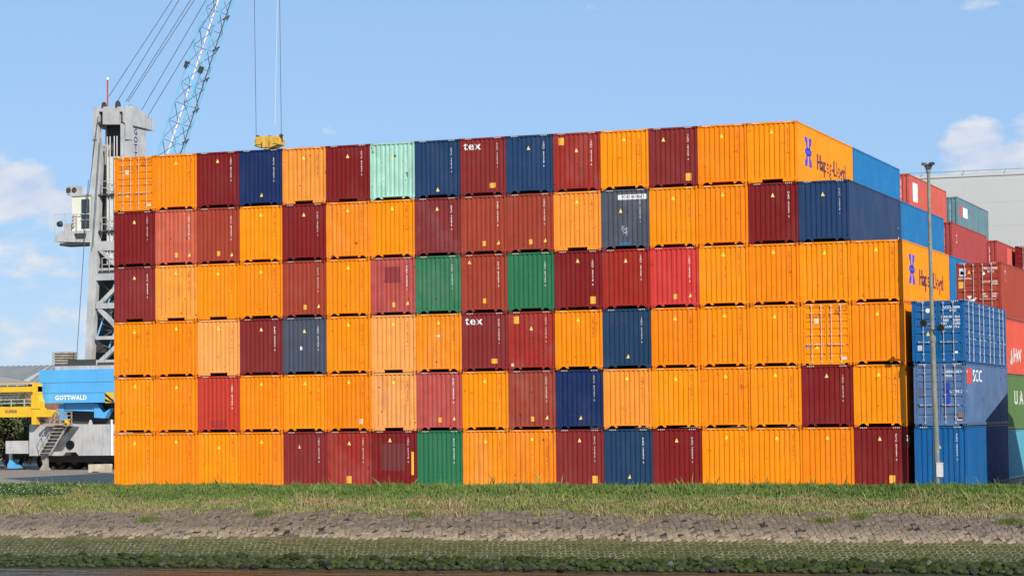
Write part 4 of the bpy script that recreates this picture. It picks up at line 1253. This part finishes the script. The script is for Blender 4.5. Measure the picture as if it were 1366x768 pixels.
# superstructure: counterweight, machinery roof
w0, w1 = A(52, 495, YC-0.9), A(156, 495, YC-0.9)
zt_, zb_ = 7.40, A(100, 537, YC-0.9).z
xr = -21.5
cbuild(MB().prism([(w0.x, zt_), (w0.x, zb_+0.9), (w0.x+0.32, zb_), (xr, zb_), (xr, zt_)], YC-0.9, YC+6), 'counterweight', 'crane_blue')
for zz in (A(100, 510, YC-0.9).z, A(100, 524, YC-0.9).z):
    cbuild(MB().box(w0.x+0.05+(0.1 if zz < 5 else 0), xr, YC-0.912, YC-0.9, zz, zz+0.035), 'plate_seam', 'boom_dark')
cbuild(MB().box(w0.x+1.2, xr, YC-0.6, YC+5, zt_, zt_+0.28), 'machine_deck', 'crane_grey')
cbuild(MB().box(-29.8, -27.5, YC-0.2, YC+4, zt_+0.28, zt_+0.75).box(-27.2, -25.2, YC-0.2, YC+4, zt_+0.28, zt_+0.5), 'machine_cover', 'crane_dark')
b = MB()
for k_ in range(5): b.box(-31.0, -29.7, YC-0.3, YC+1.2, zt_+0.45+k_*0.19, zt_+0.57+k_*0.19)
b.box(-30.9, -29.8, YC-0.1, YC+1.1, zt_+0.28, zt_+1.35)
cbuild(b, 'exhaust_grille', 'tan')
tm = text_bm('GOTTWALD', 0.78, bold=0.035, sx=1.0, spacing=1.12)
me = bpy.data.meshes.new('maker_name')
for v in tm.verts: v.co = Vector((v.co.x, 0, v.co.y))
tm.to_mesh(me); tm.free(); me.materials.append(M['white'])
p = A(94.5, 530.5, YC-0.92)
s_ = (A(115.5, 530, YC-0.92)-A(73.5, 530, YC-0.92)).length
wd_ = max(v.co.x for v in me.vertices)-min(v.co.x for v in me.vertices)
put('maker_name', me, cr, p-Vector(cr.location), scale=(s_/wd_, 1, s_/wd_*1.05))
# hazard stripes
def hazard(x0, x1, z0, z1, nm):
    cbuild(MB().box(x0, x1, YC-0.93, YC-0.91, z0, z1), nm, 'yellow')
    w_ = (x1-x0)
    b = MB()
    for k_ in range(4):
        a_ = z1 - 0.05 - k_*0.42
        pts = [(x0, a_), (x0, a_-0.2), (x1, a_-0.2-w_*0.75), (x1, a_-w_*0.75)]
        pts = [(p_[0], max(z0, min(z1, p_[1]))) for p_ in pts]
        if max(p_[1] for p_ in pts)-min(p_[1] for p_ in pts) > 0.08: b.prism(pts, YC-0.945, YC-0.93)
    cbuild(b, 'black_stripes', 'black')
h0, h1 = A(140.5, 523, YC-0.9), A(152, 537, YC-0.9)
hazard(h0.x, h1.x, h1.z-0.0, h0.z, 'hazard_panel')
h0, h1 = A(51.5, 524, YC-0.9), A(57, 537, YC-0.9)
hazard(h0.x+0.05, h1.x, h1.z, h0.z, 'hazard_panel')
# slewing frame below
cbuild(MB().box(w0.x+1.2, xr, YC+0.6, YC+5, 2.9, zb_), 'slewing_ring', 'crane_dark')
def zz_(py): return A(100, py).z
def xx_(px): return A(px, 590, YC-1.1).x
cbuild(MB().prism([(xx_(72), zz_(539)), (xx_(78), zz_(539)), (xx_(78), zz_(560)), (xx_(72), zz_(560))], YC-0.4, YC+0.2).prism([(xx_(78), zz_(538)), (xx_(118), zz_(538)), (xx_(118), zz_(549)), (xx_(78), zz_(547))], YC-0.3, YC+0.2), 'slewing_frame', 'crane_blue')
cbuild(MB().prism([(xx_(119), zz_(539)), (xx_(124), zz_(539)), (xx_(130), zz_(552)), (xx_(141), zz_(545)), (xx_(133), zz_(558)), (xx_(119), zz_(557))], YC-0.4, YC+0.2), 'slewing_frame', 'crane_blue')
# chassis
xl2 = xx_(39); z_a, z_b = zz_(566), zz_(607)
zbev = zz_(602)
cbuild(MB().prism([(xl2, z_a+0.05), (xl2, z_b), (xx_(84), z_b), (xx_(88), z_b+0.25), (xx_(101), z_b+0.25), (xx_(105), z_b), (xx_(160), z_b), (xx_(160), z_a), (xx_(108), z_a), (xx_(98), z_a+0.05)], YC-1.1, YC+3.5), 'chassis', 'crane_grey')
cbuild(MB().box(xx_(148.6), xx_(150.6), YC-1.2, YC-1.1, z_b, zz_(560)), 'chassis_edge', 'white')
cbuild(MB().prism([(xx_(116.8), z_a), (xx_(121.5), z_a), (xx_(119.8), z_a+0.33), (xx_(118.5), z_a+0.33)], YC-1.0, YC-0.85), 'lifting_lug', 'crane_grey')
cbuild(MB().box(xx_(5.5), xl2-0.01, YC-0.9, YC+0.6, zz_(604), zz_(587)), 'outrigger_beam', 'crane_grey')
cbuild(MB().box(xx_(160), xx_(190), YC-0.9, YC+0.6, zz_(604), zz_(587)), 'outrigger_beam', 'crane_grey')
for sx_ in (8, 185):
    x_ = xx_(sx_)
    cbuild(MB().tube((x_-0.15, YC-0.2, 0.35), (x_-0.15, YC-0.2, 1.6), 0.14, seg=12), 'outrigger_jack', 'galv')
    cbuild(MB().prism([(x_-0.2, 0.12), (x_+0.5, 0.12), (x_+0.45, 0.35), (x_+0.15, 0.42), (x_-0.0, 0.75), (x_-0.2, 0.4)], YC-0.6, YC+0.4), 'outrigger_foot', 'crane_blue')
    cbuild(MB().box(x_-0.35, x_+0.6, YC-0.8, YC+0.6, 0.02, 0.12), 'outrigger_pad', 'crane_dark')
wheelb = MB()
wheelb.tube((0, 0, 0), (0, 0.45, 0), 0.62, seg=20)
wme = wheelb.mesh('wheel', 'rubber')
hub = MB().tube((0, -0.02, 0), (0, 0.0, 0), 0.28, seg=14).mesh('wheel_hub', 'crane_dark')
for k_ in range(7):
    for row_ in (0, 2.6):
        x_ = xx_(47)+k_*1.32
        o = put('wheel', wme, cr, Vector((x_, YC+0.1+row_, 0.63))-Vector(cr.location))
        put('wheel_hub', hub, o, (0, 0, 0))
cbuild(MB().box(xx_(44), xx_(160), YC-0.1, YC+3.4, 0.55, 1.35), 'axle_frame', 'crane_dark')
# spare wheel disc and dark stair plate on the chassis
d = A(94, 593, YC-1.12)
cbuild(MB().tube((d.x, YC-1.2, d.z), (d.x, YC-1.1, d.z), 0.33, seg=20), 'winch_disc', 'rubber')
cbuild(MB().prism([(A(88,567,YC-1.12).x, A(88,567,YC-1.12).z), (A(106,569,YC-1.12).x, A(106,569,YC-1.12).z), (A(88,594,YC-1.12).x, A(88,594,YC-1.12).z), (A(83,601,YC-1.12).x, A(83,601,YC-1.12).z), (A(67,602,YC-1.12).x, A(67,602,YC-1.12).z)], YC-1.13, YC-1.10), 'stair_back_plate', 'plate')
# stairs
S0, S1 = A(55, 606, YC-1.5), A(80, 564, YC-1.5)
b = MB().bar(S0, S1, 0.08, 0.32, up=(0, 1, 0)); cbuild(b, 'stair_stringer', 'tan')
o2 = Vector((0.75, -0.05, -0.05))
cbuild(MB().bar(S0+o2, S1+o2, 0.06, 0.24, up=(0, 1, 0)), 'stair_stringer', 'crane_grey')
for k_ in range(9):
    p = S0.lerp(S1, (k_+0.5)/9)
    cbuild(MB().box(p.x, p.x+0.75, p.y-0.6, p.y+0.02, p.z-0.03, p.z+0.03), 'stair_tread', 'tan')
hr = Vector((-0.15, -0.1, 1.05))
b = MB().tube(S0+hr, S1+hr, 0.03, seg=6).tube(S0+hr*0.5, S1+hr*0.5, 0.025, seg=6)
for k_ in range(5):
    p = S0.lerp(S1, k_/4); b.tube(p, p+hr, 0.025, seg=6)
cbuild(b, 'stair_handrail', 'crane_grey')
cbuild(MB().box(A(76, 567).x, A(108, 567).x, YC-2.0, YC-1.1, zz_(568), zz_(564)), 'stair_landing', 'tan')
b = MB()
for px in (80, 88, 96, 103): b.bar((xx_(px), YC-1.9, zz_(564)), (xx_(px), YC-1.9, zz_(549)), 0.06)
for py in (549, 554, 559): b.bar((xx_(79), YC-1.9, zz_(py)), (xx_(104), YC-1.9, zz_(py)), 0.06)
cbuild(b, 'landing_rail', 'tan')
cbuild(MB().box(A(105, 563).x, A(108.5, 563).x, YC-2.0, YC-1.6, zz_(566), zz_(559.5)), 'orange_post', 'yellow')
cbuild(MB().prism([(xx_(58), zz_(607)), (xx_(66), zz_(607)), (xx_(66), zz_(622)), (xx_(70), zz_(626)), (xx_(56), zz_(626)), (xx_(61), zz_(618))], YC-1.5, YC-1.2), 'stair_foot', 'tan')
# boom: four chords with lacing
foot = A(143, 460, YC+1.2); tip = A(356, -185, YC+1.2)
ax = (tip-foot).normalized(); len_b = (tip-foot).length
ydir = Vector((0, 1, 0)); ydir = (ydir - ax*ydir.dot(ax)).normalized(); xdir = ydir.cross(ax)
bw, bd = 0.62, 0.72
corner = [(-bw, -bd), (bw, -bd), (bw, bd), (-bw, bd)]
def bp(s, c, k=1.0):
    w_ = bw*k
    return foot + ax*s + xdir*(c[0]*k) + ydir*(c[1]*k)
for i, c in enumerate(corner):
    ma = 'boom_blue' if i < 3 else 'white'
    cbuild(MB().tube(bp(0, c), bp(len_b, c), 0.062, seg=8), 'boom_chord', ma)
nb = 26; st = len_b/nb
for s_i in range(nb):
    s0, s1 = s_i*st, (s_i+1)*st
    b = MB()
    for i in range(4):
        a_, c_ = corner[i], corner[(i+1) % 4]
        if s_i % 2: a_, c_ = c_, a_
        b.tube(bp(s0, a_), bp(s1, c_), 0.028, seg=5, cap=False)
    b.tube(bp(s0, corner[0]), bp(s0, corner[1]), 0.026, seg=5, cap=False)
    b.tube(bp(s0, corner[1]), bp(s0, corner[2]), 0.026, seg=5, cap=False)
    cbuild(b, 'boom_lacing', 'boom_dark')
# section joint
sj = None
for s_i in range(1000):
    s = len_b*s_i/1000; p = foot+ax*s
    v = p-Vector(CAMP); c, s2 = math.cos(YAW), math.sin(YAW); Y = -s2*v.x+c*v.y
    if 384 - FPX*(v.z/Y) + FPX*PITCH*1.0 - 0 <= 85 + 0: sj = s; break
sj = sj or len_b*0.6
for i in (0, 1): cbuild(MB().bar(bp(sj-0.25, corner[i]), bp(sj+0.25, corner[i]), 0.28, 0.28), 'boom_joint', 'crane_dark')
cbuild(MB().bar(bp(sj, corner[0]), bp(sj, corner[1]), 0.12).bar(bp(sj, corner[0]), bp(sj-1.6, corner[1]), 0.12).bar(bp(sj, corner[1]), bp(sj-2.2, corner[1]), 0.22, 0.12), 'joint_frame', 'boom_blue')
for k_ in range(9):
    s = sj - 8 + k_*2.4
    if 0 < s < len_b: cbuild(MB().bar(bp(s, (bw, bd*0.2)), bp(s+0.4, (bw*1.2, bd*0.9)), 0.1), 'hose_bracket', 'crane_dark')
cbuild(MB().tube(bp(0, (bw*1.12, bd*0.3)), bp(len_b, (bw*1.12, bd*0.3)), 0.035, seg=6), 'hydraulic_hose', 'crane_dark')
# boom head
hq = A(414, -200, YC+1)
cbuild(MB().bar(tip, (hq.x, hq.y, hq.z), 0.5, 0.6).bar(tip+Vector((0, 0, 0)), tip+Vector((-1.4, 0, -0.1)), 0.4, 0.5), 'boom_head', 'boom_blue')
# hoist ropes down to the rotator
YH = YC+1.2
for (p0, p1, ma) in (((336.8, -196), (341.8, 184), 'rope'), ((370.5, -196), (375.4, 182), 'rope'), ((373.6, -196), (366.7, 168), 'rope_pale')):
    cbuild(MB().tube(A(*p0, YH), A(*p1, YH), 0.024, seg=6), 'hoist_rope', ma)

# yellow rotator with its hook, hanging over the wall
hc = A(359.5, 190, YH)
hk = empty('crane_rotator', hc, 'yellow crane rotator block hanging just above the navy top-row container', 'crane hook')
k17 = 1/17.9
b = MB().prism([(-17*k17, -4*k17), (-8*k17, -7*k17), (8*k17, -7.5*k17), (18*k17, -4*k17), (18*k17, 3*k17), (15*k17, 6*k17), (-15*k17, 5*k17), (-17*k17, 3*k17)], -0.5, 0.5)
b.build('rotator_body', 'hook_yellow', hk)
pts = [(-14*k17+0.0, 4*k17)] + [((-6+10*math.cos(PI-t_*PI/8))*k17+4*k17, (4+6*math.sin(t_*PI/8))*k17) for t_ in range(9)]
MB().tube((1*k17, -0.55, -1*k17), (1*k17, 0.55, -1*k17), 9*k17, seg=24).build('rope_drum', 'hook_yellow', hk)
MB().tube((1*k17, -0.30, -1*k17), (1*k17, 0.30, -1*k17), 9.7*k17, seg=24).build('drum_rim', 'crane_dark', hk)
for sx_ in (-1, 1):
    MB().box(sx_*11*k17-0.25, sx_*11*k17+0.25, -0.56, 0.56, -3*k17, 7*k17).build('side_housing', 'hook_yellow', hk)
    MB().bar((sx_*17*k17, 0, 8*k17), (sx_*17.5*k17, 0, 0*k17), 0.16).tube((sx_*17*k17, -0.1, 8*k17), (sx_*17*k17, 0.1, 8*k17), 0.12, seg=10).build('rope_socket', 'crane_dark', hk)
MB().bar((-17*k17, -0.52, -4.5*k17), (-8*k17, -0.52, -7.5*k17), 0.07).bar((-8*k17, -0.52, -7.5*k17), (8*k17, -0.52, -8*k17), 0.07).bar((8*k17, -0.52, -8*k17), (18*k17, -0.52, -4.5*k17), 0.09).build('lower_edge', 'crane_dark', hk)
MB().box(-0.28, 0.34, -0.3, 0.3, -11*k17, -7*k17).build('hook_block', 'crane_dark', hk)
for xx in (-7, 4): MB().box(xx*k17, xx*k17+0.05, -0.57, -0.5, -6*k17, 0*k17).build('rib', 'crane_dark', hk)

# concrete block on the quay
p0, p1 = A(117.5, 631, 34), A(144, 621, 34)
MBK = MB().prism([(0, 0.05), (0.25, 0.05), (0.32, 0.12), (0.9, 0.12), (0.97, 0.05), (1.35, 0.05), (1.4, 0.5), (1.38, 0.62), (0.02, 0.60)], 0, 0.9)
o = MBK.build('concrete_block', 'concrete', None, (p0.x, 34, 0.0))
tag(o, 'sand-coloured concrete ballast block lying on the quay beside the crane', 'concrete block')

# yellow steel frame at the far left
YY = 43.2
fx = lambda px: A(px, 540, YY).x
fz = lambda py: A(30, py, YY).z
yg = empty('yellow_gantry', (fx(20), YY, 0), 'yellow steel gantry frame with railings at the left picture edge', 'gantry')
def ybuild(b, name, ma='yellow'):
    off = Vector(yg.location); b.V = [tuple(Vector(v)-off) for v in b.V]
    return b.build(name, ma, yg)
ybuild(MB().prism([(fx(-80), fz(542)), (fx(52), fz(542)), (fx(56), fz(546)), (fx(68), fz(547)), (fx(70), fz(551)), (fx(69), fz(556)), (fx(-80), fz(556))], YY, YY+0.7), 'lower_beam')
ybuild(MB().box(fx(-80), fx(50.5), YY, YY+0.6, fz(522.5), fz(515.5)), 'upper_beam')
ybuild(MB().prism([(fx(42), fz(545)), (fx(54), fz(545)), (fx(54), fz(536)), (fx(50.5), fz(528)), (fx(50.5), fz(511)), (fx(43.5), fz(511)), (fx(43), fz(523)), (fx(45), fz(524)), (fx(42), fz(528))], YY-0.06, YY+0.6), 'end_column')
ybuild(MB().box(fx(42), fx(48), YY, YY+0.6, fz(566), fz(556)), 'support_foot')
b = MB()
for px in range(-70, 44, 13): b.bar((fx(px+2), YY, fz(515)), (fx(px+2), YY, fz(511)), 0.05)
b.bar((fx(-80), YY, fz(511)), (fx(46), YY, fz(511)), 0.05)
ybuild(b, 'upper_rail')
b = MB()
for py in (532.5, 537.5): b.bar((fx(-80), YY, fz(py)), (fx(42), YY, fz(py)), 0.06)
for px in (-50, -35, -20, -3, 15, 32.5): b.bar((fx(px), YY, fz(542)), (fx(px), YY, fz(532)), 0.07)
ybuild(b, 'railing', 'crane_grey')
for px in (-66, -78):
    ybuild(MB().box(fx(px), fx(px+6), YY, YY+0.6, 0, fz(556)), 'gantry_leg')
b = MB().tube((fx(-50), YY+0.5, fz(529)), (fx(22), YY+0.5, fz(528.5)), 0.06, seg=8).tube((fx(-50), YY+0.5, fz(526)), (fx(19), YY+0.5, fz(524.5)), 0.045, seg=8)
ybuild(b, 'pipe', 'galv')
tm = text_bm('KLEIBER', 0.62, bold=0.03, sx=0.8, spacing=1.1)
me = bpy.data.meshes.new('maker_name')
for v in tm.verts: v.co = Vector((v.co.x, 0, v.co.y))
tm.to_mesh(me); tm.free(); me.materials.append(M['brick'])
wd_ = max(v.co.x for v in me.vertices)-min(v.co.x for v in me.vertices)
s_ = (fx(23)-fx(7))/wd_
put('maker_name', me, yg, Vector((fx(15), YY-0.015, fz(548.5)))-Vector(yg.location), scale=(s_, 1, s_*0.9))

# ------------------------------------------------------------------ buildings
# dark-fronted shed behind, left
YS = 95.0
sx = lambda px: at(px, 520, YS).x
sz = lambda py: at(30, py, YS).z
sh = empty('storage_shed', (sx(0), YS, 0), 'low grey shed with ribbed roof behind the yellow gantry', 'building')
def sbuild(b, name, ma):
    off = Vector(sh.location); b.V = [tuple(Vector(v)-off) for v in b.V]
    return b.build(name, ma, sh)
x0, x1 = sx(-260), sx(64)
sbuild(MB().box(x0, x1, YS+0.3, YS+38, 0, sz(514)), 'wall', 'brick')
sbuild(MB().box(x0, x1-4, YS-0.2, YS+0.3, sz(545), sz(514)), 'opening_shade_box', 'crane_dark')  # solid near-black box standing in for the shade inside the shed
sbuild(MB().prism([(x0, sz(513)), (x1+0.2, sz(513)), (x1+0.2, sz(509)), (x1-3, sz(508.5)), (sx(0), sz(502.5)), (x0, sz(499))], YS-0.6, YS+1.0), 'gable_wall', 'shed_wall')
zr0, zr1 = sz(504), sz(495)
nrib = 44
for k_ in range(nrib):
    xa = x0 + (x1-x0)*k_/nrib; xb = xa + (x1-x0)/nrib
    xm = xa + (xb-xa)*0.62
    z_lo = sz(509) if xa > sx(20) else sz(503)
    sl = 0.9
    b = MB(); b.V = [(xa, YS+1.1, z_lo-0.2), (xm, YS+1.1, z_lo-0.2), (xm+sl, YS+4.5, zr1+0.7), (xa+sl, YS+4.5, zr1+0.7), (xa, YS+1.1, z_lo-0.4), (xm, YS+1.1, z_lo-0.4), (xm+sl, YS+4.5, zr1+0.5), (xa+sl, YS+4.5, zr1+0.5)]
    b.F = [[0,1,2,3],[4,7,6,5],[0,4,5,1],[1,5,6,2],[2,6,7,3],[3,7,4,0]]
    sbuild(b, 'roof_sheet', 'shed_roof')
    b = MB(); b.V = [(xm, YS+1.1, z_lo-0.3), (xb, YS+1.1, z_lo-0.3), (xb+sl, YS+4.5, zr1+0.6), (xm+sl, YS+4.5, zr1+0.6), (xm, YS+1.1, z_lo-0.45), (xb, YS+1.1, z_lo-0.45), (xb+sl, YS+4.5, zr1+0.45), (xm+sl, YS+4.5, zr1+0.45)]
    b.F = [[0,1,2,3],[4,7,6,5],[0,4,5,1],[1,5,6,2],[2,6,7,3],[3,7,4,0]]
    sbuild(b, 'rooflight', 'shed_light')
p = at(30, 492, YS)
sbuild(MB().tube((p.x, YS+10, sz(500)), (p.x, YS+10, sz(490)), 0.12, seg=8).tube((p.x-0.0, YS+10, sz(494)), (p.x+0.35, YS+10, sz(494.5)), 0.15, seg=8), 'roof_vent', 'concrete')
sbuild(MB().box(sx(24), sx(30), YS-6, YS-5, 0, sz(556)), 'concrete_pillar', 'shed_wall')
# reddish lean-to seen through the crane
o = MB().box(at(30, 560, 72).x, at(75, 560, 72).x, 72, 80, 0, at(50, 556, 72).z).build('brick_store', 'brick')
tag(o, 'small brown brick store behind the crane chassis', 'building')
# big grey hall, right
YW = 62.0
hz = 0.5*(at(1200, 235, YW).z + at(1366, 226, YW).z)
wx0 = 4.0; wx1 = 110.0
wh = empty('warehouse', (40, YW, 0), 'huge plain grey clad warehouse rising behind the right-hand containers', 'building')
def wbuild(b, name, ma):
    off = Vector(wh.location); b.V = [tuple(Vector(v)-off) for v in b.V]
    return b.build(name, ma, wh)
wbuild(MB().box(wx0, wx1, YW+0.3, YW+60, 0, hz-0.3), 'core', 'clad')
x = wx0
while x < wx1-0.1:
    b = MB()
    n_ = 12
    for k_ in range(12):
        b.box(x+0.002, x+5.998, YW+0.28, YW+0.3, k_*hz/12.3+0.003, (k_+1)*hz/12.3-0.003)
    wbuild(b, 'cladding_panel', 'clad')
    x += 6.0
wbuild(MB().box(wx0-0.2, wx1+0.2, YW+0.26, YW+60.2, hz-0.30, hz-0.24), 'eaves_gutter', 'trim')
wbuild(MB().box(wx0, wx1, YW+0.5, YW+60, hz-0.22, hz-0.02), 'roof', 'clad')
b = MB().bar((wx0, YW+0.4, hz+0.16), (wx1, YW+0.4, hz+0.16), 0.05)
xx = wx0
while xx < wx1: b.bar((xx, YW+0.4, hz-0.02), (xx, YW+0.4, hz+0.16), 0.05); xx += 3
wbuild(b, 'roof_edge_cable', 'trim')

# unseen gabled shape, added out of frame to cast shadow on the right-hand stacks
gs = empty('gabled_shadow_caster', (48.0, 8.0, 0), 'grey gabled hut on the quay just outside the picture on the right', 'building')
MB().prism_x([(-6.12, 0), (5.1, 0), (5.1, 6.5), (1.0, 7.40), (-6.12, 6.0)], 0, 9).build('walls', 'shed_wall', gs)
MB().prism_x([(-6.17, 6.0), (1.0, 7.41), (1.0, 7.49), (-6.17, 6.08)], -0.05, 9.05).build('roof_slope', 'shed_roof', gs)
MB().prism_x([(5.2, 6.49), (1.0, 7.41), (1.0, 7.49), (5.2, 6.57)], -0.05, 9.05).build('roof_slope', 'shed_roof', gs)

# ------------------------------------------------------------------ trees left
def tree(px, py_base, y, h, rad, label, seed, n=9000, sz_=0.13):
    p = at(px, py_base, y); 
    t = empty('tree', (p.x, y, 0), label, 'tree', 'trees behind the crane')
    b = MB(); r2 = random.Random(seed)
    b.tube((0, 0, 0), (0.1, 0, h*0.35), 0.16, 0.11, 8)
    tips = []
    for k in range(9):
        a_ = k*2.4; q = Vector((math.cos(a_)*rad*r2.uniform(0.4, 0.85), math.sin(a_)*rad*r2.uniform(0.4, 0.85), h*r2.uniform(0.35, 0.9)))
        b.tube((0.1, 0, h*0.3), q, 0.06, 0.02, 6, False); tips.append(q)
    b.build('trunk', 'bark', t)
    def cf(rr, n_):
        out = []
        per = n_//(len(tips)*3)
        for q in tips:
            for _ in range(3):
                cpt = np.array(q)+rr.normal(0, rad*0.22, 3)
                out.append(cpt+rr.normal(0, rad*0.17, (per, 3)))
        o_ = np.concatenate(out); return o_[o_[:, 2] > 0.15]
    leaves('crown', cf, n, sz_, ((0.115, 0.135, 0.055, 0.55), (0.07, 0.09, 0.035, 0.35), (0.20, 0.20, 0.10, 0.10)), t, seed)
tree(8, 620, 50, 5.2, 2.5, 'bushy olive-green tree under the yellow gantry at the left edge', 3, 16000)
tree(-22, 620, 52, 5.6, 2.6, 'larger olive-green tree just left of the picture edge', 5, 12000)
tree(27, 620, 56, 4.4, 2.0, 'smaller grey-green tree between gantry and crane chassis', 8, 11000)
